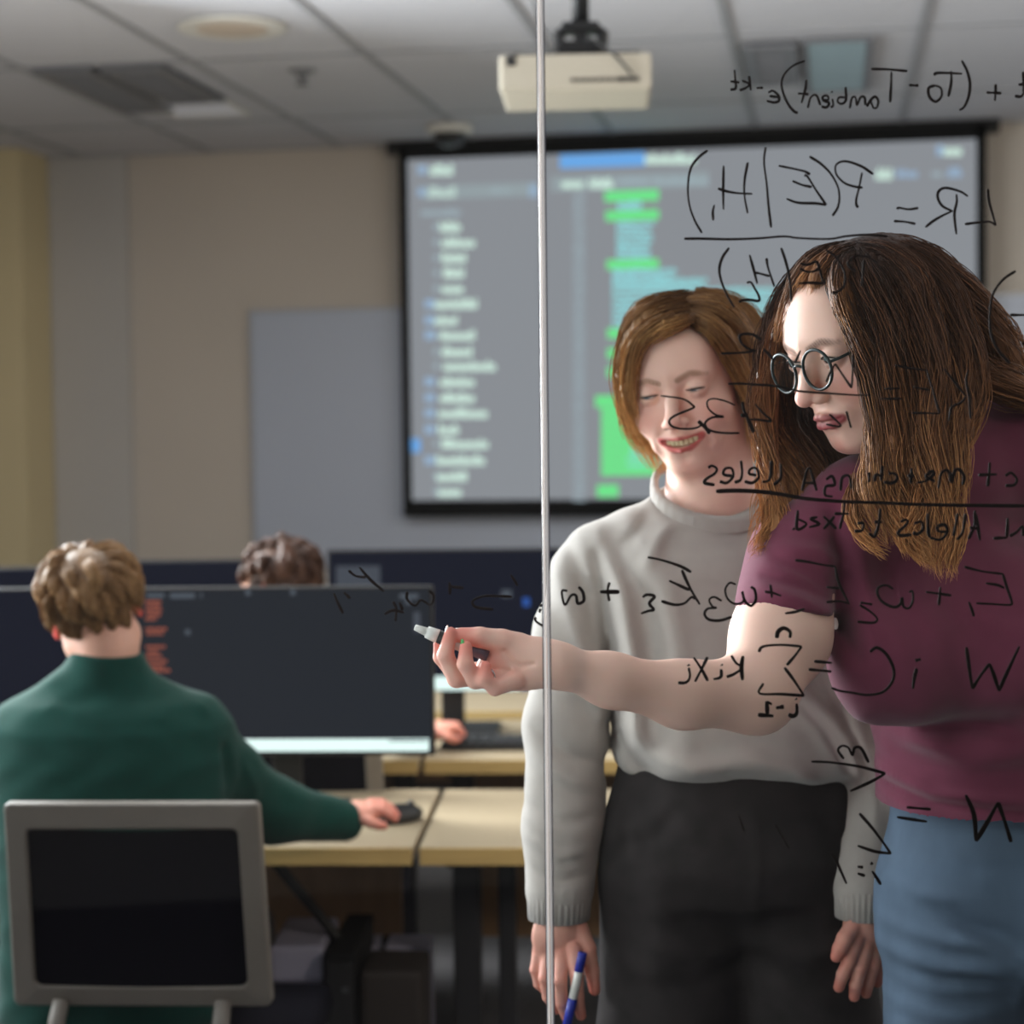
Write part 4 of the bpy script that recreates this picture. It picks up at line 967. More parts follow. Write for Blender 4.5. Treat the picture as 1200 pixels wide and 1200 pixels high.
# right hand (at the left in the picture) holding a blue marker
r1=k1
def H1(px,py,dd=0): return q1(px,py,-.03+dd)
fR=[([H1(673,1112,-.012),H1(676,1142,-.022),H1(677,1168,-.020),H1(681,1190,-.012)],[.0098,.0088,.0080,.0066]),
    ([H1(658,1118,-.006),H1(656,1150,-.022),H1(658,1175,-.016),H1(664,1192,-.004)],[.0100,.0090,.0080,.0066]),
    ([H1(643,1116,.002),H1(639,1146,-.010),H1(643,1168,-.004),H1(652,1183,.006)],[.0096,.0086,.0078,.0064]),
    ([H1(632,1110,.010),H1(628,1136,.004),H1(632,1153,.008),H1(641,1163,.016)],[.0085,.0076,.0070,.0058]),
    ([H1(678,1088,.0),H1(689,1112,-.004),H1(694,1138,-.004),H1(697,1160,-.004)],[.0125,.0105,.0092,.0072])]
hf=hand_field([(H1(656,1098,.002),(.036,.0155,.040),None)],fR,([q1(655,1045,-.012),H1(656,1085,.003)],[.026,.024]))
v,f=mesh_field(hf,H1(610,1215,-.06),H1(712,1035,.06),.0014)
B_.append((v,f)); 
def handcol(v,fl,skin,red=(214,120,104)):
    c=np.tile(np.array(lin(skin)),(len(v),1)); w=np.zeros(len(v))
    for pts,rad in fl:
        w=np.maximum(w,.8*np.exp(-(np.linalg.norm(v-pts[-1],axis=1)/.020)**2))
        for j in (0,1,2): w=np.maximum(w,.42*np.exp(-(np.linalg.norm(v-pts[j],axis=1)/.014)**2))
    return c*(1-w[:,None])+np.array(lin(red))*w[:,None]
skinh=(224,168,150)
Cc.append(handcol(v,fR,skinh))
def H1b(px,py,dd=0): return q1(px,py,-.115+dd)
fL=[([H1b(1004,1100,-.012),H1b(995,1126,-.022),H1b(988,1142,-.020),H1b(983,1157,-.012)],[.0098,.0088,.0080,.0066]),
    ([H1b(1015,1106,-.006),H1b(1008,1134,-.018),H1b(1003,1154,-.014),H1b(1001,1168,-.006)],[.0100,.0090,.0080,.0066]),
    ([H1b(1026,1106,.002),H1b(1022,1132,-.008),H1b(1018,1150,-.004),H1b(1015,1164,.004)],[.0096,.0086,.0078,.0064]),
    ([H1b(1036,1102,.010),H1b(1034,1124,.002),H1b(1032,1139,.004),H1b(1028,1152,.010)],[.0085,.0076,.0070,.0058]),
    ([H1b(1000,1086,-.010),H1b(990,1100,-.022),H1b(984,1112,-.026),H1b(980,1121,-.026)],[.0115,.0100,.0090,.0072])]
hf2=hand_field([(H1b(1017,1092,.002),(.030,.0155,.032),RY(R(14)))],fL,([q1(1012,1048,-.098),H1b(1013,1080,.003)],[.025,.023]))
v,f=mesh_field(hf2,H1b(962,1190,-.06),H1b(1056,1040,.07),.0014); B_.append((v,f)); Cc.append(handcol(v,fL,skinh))
V,F=join(*B_); fast_mesh('body',V,F,M['skin'],P1,col=np.concatenate(Cc))
hd1.eyes(P1,look=(-.25,-.55)); hd1.teeth(P1)
# sweatshirt
col1=q1(831,579,.010)
def sleeve(P,a,b,c,ra,rb,rc): return chain(P,[a,b,c],[ra,rb,rc],.03)
def sweat(P):
    d=loft(P,[S1(862,140,914,.118,.0),S1(862,147,895,.132,.0),S1(850,146,840,.135,.0),S1(832,146,740,.13,.01),S1(816,140,670,.118,.015),S1(812,105,622,.095,.015)],.05,2.3)
    d=smin(d,cap(P,q1(795,630,.01),q1(710,664,.02),.060,.060),.04); d=smin(d,cap(P,q1(855,632,.02),q1(938,664,.05),.060,.060),.04)
    d=smin(d,chain(P,[q1(699,680,.02),q1(676,748,.01),q1(669,850,.015),q1(660,960,.0),q1(656,1040,-.01)],[.058,.054,.058,.050,.045],.02),.022)
    d=smin(d,chain(P,[q1(948,668,.05),q1(990,760,.07),q1(1014,860,.04),q1(1018,960,-.04),q1(1013,1038,-.09)],[.062,.056,.051,.045,.040],.02),.03)
    d=smin(d,cap(P,q1(828,618,.015),q1(824,650,.015),.070,.085),.03)
    F2=[([(712,640),(748,690),(762,780),(758,880)],-.011,.014),([(700,625),(722,680),(736,770),(738,860)],.009,.011),([(735,610),(775,680),(792,800),(800,880)],.006,.016),
        ([(697,650),(712,740),(717,830),(712,905)],-.017,.010),([(648,660),(668,720),(690,790),(700,830)],.008,.012),([(668,640),(690,700),(703,760)],-.009,.011),([(632,760),(668,800),(705,820)],.006,.010),
        ([(628,850),(665,880),(705,890)],-.007,.009),([(625,880),(665,905),(700,918)],.006,.009),([(620,940),(660,955),(695,950)],-.006,.009),([(618,975),(655,992),(690,985)],.005,.008),([(620,1010),(655,1022),(690,1015)],-.005,.008),
        ([(718,850),(742,880),(765,905)],-.010,.014),([(735,840),(760,868),(800,880),(870,872)],.009,.013),([(770,905),(840,892),(940,905)],-.007,.012),([(890,790),(940,835),(985,900)],.009,.012),([(910,770),(965,830),(1000,890)],-.009,.011),
        ([(860,868),(910,880),(955,915)],.006,.010),([(790,600),(768,625),(750,660)],.006,.009),([(760,600),(745,620),(725,640)],-.005,.008),([(850,640),(870,720),(860,800)],.004,.020),([(1002,860),(1012,900),(1008,960)],.006,.010),([(996,780),(1008,840),(1015,900)],-.008,.008)]
    fl=[([q1(x,y) for x,y in p],a_,w_) for p,a_,w_ in F2]
    near=np.abs(d)<.05
    if near.any(): dn=folds2(P[near],d[near],fl,D1+.03); d=d.copy(); d[near]=dn
    d=d+.0016*np.sin(P[:,0]*55+np.sin(P[:,2]*40)*1.6)*np.sin(P[:,2]*38+P[:,0]*20)
    # open neck: carve round the neck
    w_=P-A3(col1); d=smax(d,np.minimum(w_[:,2]-.52*w_[:,1]-.002,(.105-np.linalg.norm(w_,axis=1))).astype(f32),.004)
    return d
lo=q1(590,1092,-.25); lo[2]=q1(656,1062,0)[2]; hi=q1(1075,560,.30)
V,F=mesh_field(sweat,(lo[0],lo[1],lo[2]),(hi[0],hi[1],hi[2]),.0038)
print('sweat verts',len(V)); fast_mesh('sweatshirt',V,F,M['sweat'],P1)
def band(path,rad,name,mt,parent,n=64,ribs=46,h=None,amp=.0012):   # knitted rib band between two rings
    V=[];F=[]
    for i,(c,ax1,ax2) in enumerate(path):
        for k in range(n*2):
            a=math.pi*k/n; q=1+(amp/rad[i] if k%4<2 else 0); V.append(c+(np.array(ax1)*math.cos(a)+np.array(ax2)*math.sin(a))*rad[i]*q)
    m_=2*n
    for i in range(len(path)-1):
        for k in range(m_): F.append((i*m_+k,i*m_+(k+1)%m_,(i+1)*m_+(k+1)%m_,(i+1)*m_+k))
    return fast_mesh(name,np.array(V),np.array(F),mt,parent)
for (a,b,c,r0_,rr) in ((q1(656,1032,-.01),q1(655,1076,-.016),0,.045,.0385),(q1(1013,1028,-.088),q1(1012,1074,-.104),0,.0405,.034)):
    X=np.array([1,0,0.]);Y=np.array([0,1,0.])
    band([(a,X,Y),(a*.8+b*.2,X,Y),(b,X,Y),(b,X,Y)],[r0_*.92,rr+.003,rr,rr-.006],'cuff',M['sweat'],P1)
cn=col1; Xc=np.array([1,0,-.10]); Yc=np.array([0,1,.52])
band([(cn+np.array([0,-.004,-.006]),Xc,Yc),(cn+np.array([0,-.002,.006]),Xc,Yc),(cn+np.array([0,0,.012]),Xc,Yc),(cn+np.array([0,0,.006]),Xc,Yc)],[.0765,.0750,.0700,.0650],'collar',M['sweat'],P1,amp=.0006)
hip1=q1(862,985,.0); anL=[(hip1[0]-.095,hip1[1]+.03,.085),(hip1[0]+.12,hip1[1]+.02,.085)]; knL=[(hip1[0]-.10,hip1[1]-.02,.50),(hip1[0]+.11,hip1[1]-.02,.50)]
lf=legs_field(tuple(hip1),.168,.120,knL,anL,.098,.080,.062,q1(0,900)[2])
fl1=[([q1(x,y) for x,y in p],a_,w_) for p,a_,w_ in [([(868,925),(874,990),(870,1075)],.0035,.007),([(722,975),(765,960),(790,925)],-.004,.008),([(735,940),(738,985),(712,1005)],.003,.007),([(1000,975),(965,965),(945,930)],-.004,.008),
    ([(875,1085),(820,1100),(740,1085)],.006,.012),([(872,1105),(815,1130),(745,1135)],-.006,.012),([(878,1085),(930,1098),(1000,1080)],.006,.012),([(882,1110),(930,1130),(990,1130)],-.005,.012),([(760,1000),(770,1060),(765,1150)],.004,.02),([(905,1140),(920,1170),(960,1190)],.005,.010),([(730,1150),(780,1175),(850,1165)],.004,.010)]]
V,F=mesh_field(lambda P: folds2(P,lf(P),fl1,hip1[1]),(hip1[0]-.25,hip1[1]-.2,.07),(hip1[0]+.26,hip1[1]+.2,q1(0,885)[2]),.006); fast_mesh('trousers',V,F,M['blackpant'],P1)
shoes(P1,anL)
# bracelet
wb=q1(656,1082,-.022); V,F=tube([wb+np.array([.027*math.cos(a),.022*math.sin(a),.002*math.sin(2*a)]) for a in np.linspace(0,2*math.pi,28)],.0012,6,cap=False); fast_mesh('bracelet',np.array(V),np.array(F),M['black'],P1)
# hair
def hl(p,r,**k): return dict(p=p,r=[x*k1 for x in r],**k)
sc1=lambda P: (lambda q: smax(ell(q,(0,.018,.026),(.079,.096,.081)),(-.006-.88*q[:,1]-q[:,2]),.01)*hd1.sc)(hd1.loc(P))
L1=[hl([q1(806,366,-.075),q1(775,377,-.095),q1(748,400,-.085),q1(737,440,-.068),q1(737,480,-.05),q1(746,512,-.035)],[6,11,12,10,9,4],n=170),
    hl([q1(803,360,-.05),q1(762,374,-.075),q1(737,405,-.05),q1(731,455,-.03),q1(740,500,-.005),q1(757,538,.0)],[12,16,14,12,11,5],n=200),
    hl([q1(806,356,-.0),q1(756,372,-.03),q1(738,430,.0),q1(748,495,.02),q1(772,552,.025)],[18,22,20,18,8],n=200),
    hl([q1(804,370,-.07),q1(835,383,-.092),q1(862,420,-.070),q1(880,470,-.045),q1(884,525,-.03)],[7,12,13,13,5],n=200),
    hl([q1(806,360,-.045),q1(845,368,-.065),q1(880,415,-.045),q1(897,470,-.025),q1(900,530,-.01)],[12,18,18,17,7],n=240),
    hl([q1(812,356,-.0),q1(862,370,-.01),q1(896,430,.0),q1(908,490,.01),q1(893,545,.01)],[18,22,22,20,8],n=240),
    hl([q1(815,358,.04),q1(868,385,.06),q1(892,450,.06),q1(886,520,.05),q1(868,553,.04)],[24,28,28,24,10],n=160),
    hl([q1(812,360,.06),q1(815,420,.085),q1(812,500,.07),q1(806,556,.045)],[28,36,34,18],n=140),
    hl([q1(790,360,.04),q1(762,420,.06),q1(768,500,.05),q1(775,560,.03)],[20,28,24,12],n=120),
    hl([q1(812,372,-.088),q1(800,376,-.098),q1(780,384,-.100),q1(758,398,-.094)],[4,7,8,5],n=90,tail=.1),
    hl([q1(808,352,-.0),q1(830,348,.0),q1(868,370,.02),q1(900,440,.03)],[6,8,10,9],n=70,noshell=1,tail=.4)]
for l in L1: l.setdefault('wave',.0045); l.setdefault('f',6); l.setdefault('tail',.3)
hair(P1,L1,M['hair'],[(108,74,44),(156,112,66),(208,162,104)],h=.0028,r=.00065,extra=sc1,k=.008)
# its blue marker
M['blue']=mat('marker_blue',(22,40,150),.4); M['mwhite']=mat('marker_white',(225,224,218),.35)
mk=H1(672,1158,-.030); ma,mb_=H1(683,1116,-.028),H1(664,1204,-.030)
mr=empty('marker',W(ma),0,'blue-capped marker held downward in the hand of the sweatshirt wearer','marker')
def seg(parent,name,a,b,ra,rb,mt,n=16,r0_=1):
    a=np.asarray(a);b=np.asarray(b); V,F=tube([a,a*.98+b*.02,a*.5+b*.5,a*.02+b*.98,b],[ra*.8*r0_,ra,(ra+rb)/2,rb,rb*.8],n); 
    return mesh_obj(name,W(np.array(V)),F,mt,parent)
L=lambda a,b,t: a+(b-a)*t
seg(mr,'end_cap',ma,L(ma,mb_,.26),.0058,.0058,M['blue']); seg(mr,'barrel',L(ma,mb_,.26),L(ma,mb_,.62),.0055,.0055,M['mwhite']); seg(mr,'cap',L(ma,mb_,.62),mb_,.0062,.0058,M['blue'])
# ================================================================ person in the maroon t-shirt
D2=2.12; k2=D2/FPX
def q2(px,py,dd=0): return Q(px,py,D2+dd)
def S2(px,hw,py,dep,dd=0):
    c=q2(px,py,dd); return (c[2],c[0],c[1],hw*k2,dep)
hd2=Head(q2(956,421,-.055),62,18,5,scale=1.0,smile=0,lid=(.34,-.30),plump=1)
pp2_=q2(1190,640); P2=empty('person',W([pp2_[0],pp2_[1],0]),YAW,'person with long wavy brown hair, round glasses and maroon t-shirt reaching out an arm','person')
skin2=(240,198,180)
neck2=[hd2.out((0,.020,-.045)),q2(1072,500,.02),q2(1100,545,.03),q2(1112,600,.04)]
V,F=mesh_field(lambda P: smin(smin(hd2.dist(P),ell(hd2.loc(P),(0,-.040,-.092),(.034,.034,.020)),.02),chain(P,neck2,[.046,.049,.050,.050],.02),.024),np.minimum(hd2.c-.14,neck2[3]-.09),np.maximum(hd2.c+.14,neck2[3]+.09),.0016)
B_=[(V,F)]; Cc=[hd2.colour(V,skin2,(150,66,72),(78,48,36),.85)]
# right arm reaching to the glass
DA=1.885
def qa(px,py,dd=0): return Q(px,py,DA+dd)
sh2=q2(938,655,-.03); el2=Q(886,812,1.985); wr2=qa(650,779)
arm_pts=[sh2,Q(915,745,2.04),el2,Q(800,814,1.945),Q(715,797,1.91),wr2,qa(632,775,-.001)]
arm_r=[.044,.0520,.0405,.0325,.0250,.0198,.0215]
def H2(px,py,dd=0): return qa(px,py,dd)
fA=[([H2(606,758,-.004),H2(588,752,-.010),H2(562,747,-.016),H2(541,745,-.015)],[.0150,.0125,.0102,.0082]),            # thumb lies along the top
    ([H2(572,786,.016),H2(530,786,.010),H2(517,770,.006),H2(515,754,.000)],[.0092,.0086,.0078,.0062]),              # index, behind
    ([H2(574,792,.000),H2(535,795,-.020),H2(522,768,-.026),H2(528,742,-.020)],[.0098,.0092,.0082,.0062]),           # middle
    ([H2(590,795,-.014),H2(557,797,-.032),H2(545,778,-.038),H2(546,758,-.032)],[.0096,.0088,.0080,.0062]),          # ring, green nail
    ([H2(604,798,-.022),H2(580,806,-.034),H2(567,796,-.040),H2(569,781,-.036)],[.0088,.0078,.0070,.0056])]          # little
palmR=RY(R(-8))
def armf(P):
    d=chain(P,arm_pts,arm_r,.02)
    d=smin(d,ell(P,H2(600,779,-.002),(.036,.0165,.0225),palmR),.016)
    d=smin(d,ell(P,H2(612,792,-.010),(.028,.013,.0135),palmR),.012); d=smin(d,ell(P,H2(606,763,-.006),(.024,.0125,.0115),palmR),.012)
    for pts,rad in fA: d=smin(d,chain(P,pts,rad,.0025),.0045)
    d=d+.0022*np.exp(-(pdist(P,[H2(590,764,-.020),H2(600,776,-.022),H2(612,781,-.022),H2(626,778,-.022)])/.003)**2)+.0016*np.exp(-(pdist(P,[H2(570,785,-.012),H2(584,784,-.018),H2(600,787,-.020)])/.0025)**2)
    return d
v,f=mesh_field(armf,qa(500,840,-.09),qa(682,725,.06)+np.array([0,0,.0]),.0013)
v2,f2=mesh_field(armf,(qa(660,0,0)[0],DA-.09,qa(0,900)[2]),(qa(1010,0,0)[0]+.05,DA+.30,qa(0,600)[2]+.02),.005)
B_.append((v,f)); Cc.append(handcol(v,fA,skin2,(226,112,98)))
B_.append((v2,f2)); Cc.append(np.tile(np.array(lin(skin2)),(len(v2),1)))
def inner2(P):
    d=loft(P,[S2(1140,110,640,.075,.06),S2(1165,145,780,.10,.07),S2(1192,140,930,.10,.09)],.04)
    d=smin(d,cap(P,q2(1120,640,.07),q2(1270,600,.12),.03,.03),.04); sl=q2(1320,600,.12)
    d=smin(d,chain(P,[sl,(sl[0]+.06,sl[1]+.02,sl[2]-.28),(sl[0]+.05,sl[1]-.03,sl[2]-.52)],[.040,.038,.026],.02),.03)
    d=smin(d,chain(P,[(sl[0]+.05,sl[1]-.03,sl[2]-.52),(sl[0]+.05,sl[1]-.04,sl[2]-.60),(sl[0]+.04,sl[1]-.05,sl[2]-.69)],[.026,.034,.014],.02),.02)
    for s in (-1,1):
        hp=q2(1202+s*78,1060,.085); d=smin(d,chain(P,[hp,(hp[0],hp[1],.50),(hp[0],hp[1]+.02,.09)],[.062,.045,.034],.03),.03)
    return smin(d,cap(P,q2(1196,930,.09),q2(1200,1010,.087),.09,.085),.03)
a_=q2(900,0,0); v,f=mesh_field(inner2,(a_[0],D2-.15,.03),(a_[0]+.78,D2+.4,q2(0,520)[2]),.012); B_.append((v,f)); Cc.append(np.tile(np.array(lin(skin2)),(len(v),1)))
V,F=join(*B_); fast_mesh('body',V,F,M['skin'],P2,col=np.concatenate(Cc))
hd2.eyes(P2,iris=(84,104,104),look=(-.15,-.25))
nl=mat('nail_natural',(236,196,182),.25); ng=mat('nail_green',(60,150,70),.25)
def nail_at(fin,mt,out_): 
    p=fin[0]; t=p[3]; d=t-p[2]; d=d/np.linalg.norm(d); n=np.array(out_,float); n-=d*(n@d); n/=np.linalg.norm(n); nails(P2,[(t+n*fin[1][3]*.86+d*.001,d,n,.0056)],mt)
nail_at(fA[2],nl,(-1,-.3,.1)); nail_at(fA[3],ng,(-.8,-.5,.2)); nail_at(fA[1],nl,(-1,0,.2)); nail_at(fA[0],nl,(0,-.1,1))
rg=fA[3][0][0]*.5+fA[3][0][1]*.5; ax=fA[3][0][1]-fA[3][0][0]; ax/=np.linalg.norm(ax); e1=np.cross(ax,[0,0,1]); e1/=np.linalg.norm(e1); e2=np.cross(ax,e1)
V,F=tube([rg+(e1*math.cos(a)+e2*math.sin(a))*.0102 for a in np.linspace(0,2*math.pi,28)],.0011,6,cap=False); fast_mesh('ring',np.array(V),np.array(F),mat('silver_ring',(190,190,190),.25,metal=1),P2)
# t-shirt
def tee(P):
    d=loft(P,[S2(1196,176,992,.135,.09),S2(1193,172,950,.138,.085),S2(1190,168,880,.13,.08),S2(1178,172,820,.125,.065),S2(1165,172,760,.125,.05),S2(1150,165,690,.12,.04),S2(1140,135,630,.10,.04)],.05,2.2)
    d=smin(d,chain(P,[q2(945,664,-.02),q2(1010,612,.0),q2(1100,565,.03),q2(1200,530,.06),q2(1285,545,.09)],[.060,.066,.072,.070,.062],.03),.045)
    d=smin(d,ell(P,q2(1055,775,-.045),(.080,.068,.080)),.05); d=smin(d,ell(P,q2(1215,775,-.045),(.080,.068,.080)),.05)
    slv=chain(P,[q2(940,660,-.02),Q(918,735,2.045)],[.064,.0575],.01)
    pl=(P-A3(Q(918,716,2.05)))@A3([-.10,-.12,-.98]); slv=smax(slv,pl.astype(f32)-.001,.004)
    d=smin(d,slv,.018)
    ls=q2(1310,590,.12); sl2=smax(cap(P,ls,(ls[0]+.05,ls[1]+.02,ls[2]-.2),.064,.058),(ls[2]-.17-P[:,2]),.004); d=smin(d,sl2,.02)
    F2=[([(900,650),(930,665),(965,690)],-.006,.007),([(905,635),(945,640),(985,665)],.006,.008),([(880,680),(915,690),(965,712)],.005,.007),([(885,668),(925,680),(968,700)],-.005,.006),
        ([(965,600),(972,650),(968,700),(985,760)],-.012,.010),([(990,600),(1000,660),(1000,740)],.007,.012),([(1030,640),(1035,700),(1060,750)],-.004,.014),
        ([(1018,835),(1060,850),(1120,842),(1200,825)],-.013,.015),([(1025,905),(1090,925),(1210,930)],.006,.007),([(1022,918),(1090,940),(1210,946)],-.006,.006),([(1028,935),(1100,958),(1210,962)],.004,.007),
        ([(1075,870),(1130,885),(1205,870)],.006,.013),([(1110,850),(1150,845),(1200,850)],-.006,.010),([(1035,860),(1060,880),(1100,890)],-.005,.010),([(1100,700),(1150,730),(1200,735)],.003,.014)]
    fl=[([q2(x,y) for x,y in p],a_,w_) for p,a_,w_ in F2]
    near=np.abs(d)<.05
    if near.any(): dn=folds2(P[near],d[near],fl,D2+.06); d=d.copy(); d[near]=dn
    d=d+.0013*np.sin(P[:,0]*60+np.sin(P[:,2]*45)*1.5)*np.sin(P[:,2]*42+P[:,0]*25)
    # curved hem
    hz=q2(1196,996,-.05)[2]+.055*np.clip((q2(1110,0,0)[0]-P[:,0])/.09,0,2)**1.6*.45
    return smax(d,(hz-P[:,2]).astype(f32),.004)
a_=q2(845,1010,-.22); b__=q2(1430,455,.32); V,F=mesh_field(tee,(a_[0],a_[1],a_[2]),(b__[0],b__[1],b__[2]),.0038); fast_mesh('t_shirt',V,F,M['tee'],P2)
hip2=q2(1202,1050,.085); an2=[(hip2[0]-.10,hip2[1]+.03,.085),(hip2[0]+.10,hip2[1]+.05,.085)]; kn2=[(hip2[0]-.095,hip2[1]-.02,.50),(hip2[0]+.10,hip2[1]-.02,.50)]
lf2=legs_field(tuple(hip2),.172,.126,kn2,an2,.088,.070,.055,q2(0,935)[2])
fl2=[([q2(x,y) for x,y in p],a_,w_) for p,a_,w_ in [([(1192,1000),(1192,1100),(1196,1190)],.0045,.006),([(1090,1062),(1150,1085),(1205,1100)],-.010,.010),([(1100,1085),(1160,1110),(1205,1120)],.007,.010),([(1040,1040),(1090,1050),(1140,1045)],.004,.008),
    ([(1080,1000),(1130,1012),(1185,1008)],-.003,.008)]+[([(1045,1075+i*16),(1105,1084+i*16),(1180,1076+i*16)],.0036*(1 if i%2 else -.6),.0065) for i in range(9)]]
V,F=mesh_field(lambda P: folds2(P,lf2(P),fl2,hip2[1]),(hip2[0]-.27,hip2[1]-.2,.07),(hip2[0]+.27,hip2[1]+.22,q2(0,925)[2]),.0055); fast_mesh('jeans',V,F,M['jean'],P2)
shoes(P2,an2)
# eyeglasses
gr_=[]; glm=mat('glasses_frame',(16,32,33),.4,spec=.35); lens=glass_mat('spectacle_lens',(244,248,248),1.45)
gp=empty('eyeglasses',(0,0,0)); gp.location=(0,0,0); gp.parent=P2; 
gx=.0300; gy=-.1035; gz=-.0045; gr0=.0218
for s in (-1,1):
    pts=[]
    for a in np.linspace(0,2*math.pi,40): pts.append((s*gx+gr0*math.cos(a)*1.04,gy+.10*abs(math.cos(a)*gr0)*(1 if math.cos(a)*s>0 else -.2)+.003*math.sin(a),gz+gr0*math.sin(a)))
    V,F=tube(hd2.out(np.array(pts)),.0018,8,cap=False); fast_mesh('rim',np.array(V),np.array(F),glm,P2)
    cc=np.array(pts[:-1]); cen=cc.mean(0); Vl=np.concatenate([hd2.out(cc),hd2.out(cen[None]+np.array([[0,-.0008,0]]))]); Fl=np.array([(i,(i+1)%39,39) for i in range(39)]); fast_mesh('lens',Vl,Fl,lens,P2)
    V,F=tube(hd2.out(np.array(crom([(s*(gx+gr0*1.03),gy+.004,gz+.006),(s*.062,-.085,gz+.007),(s*.0745,-.03,gz+.010),(s*.0775,.012,gz+.012)],5))),.0016,8); fast_mesh('temple',np.array(V),np.array([q for q in F if len(q)==4]),glm,P2)
V,F=tube(hd2.out(np.array(crom([(-.0090,gy+.001,gz+.004),(0,gy-.002,gz+.0075),(.0090,gy+.001,gz+.004)],5))),.0016,8); fast_mesh('bridge',np.array(V),np.array([q for q in F if len(q)==4]),glm,P2)
bpy.data.objects.remove(gp)
# her marker
ma,mb_=H2(486,735,-.012),H2(572,769,-.014)
mr=empty('marker',W(ma),0,'white and black marker held out in the fingertips of the pointing hand','marker')
seg(mr,'cap_tip',ma,L(ma,mb_,.16),.0030,.0044,M['mwhite']); seg(mr,'cap',L(ma,mb_,.16),L(ma,mb_,.32),.0060,.0072,M['mwhite']); seg(mr,'label',L(ma,mb_,.32),L(ma,mb_,.44),.0068,.0068,M['black'])
seg(mr,'barrel',L(ma,mb_,.44),L(ma,mb_,.72),.0062,.0062,M['mwhite']); seg(mr,'end_plug',L(ma,mb_,.72),mb_,.0060,.0058,mat('marker_clear_end',(96,84,96),.2))
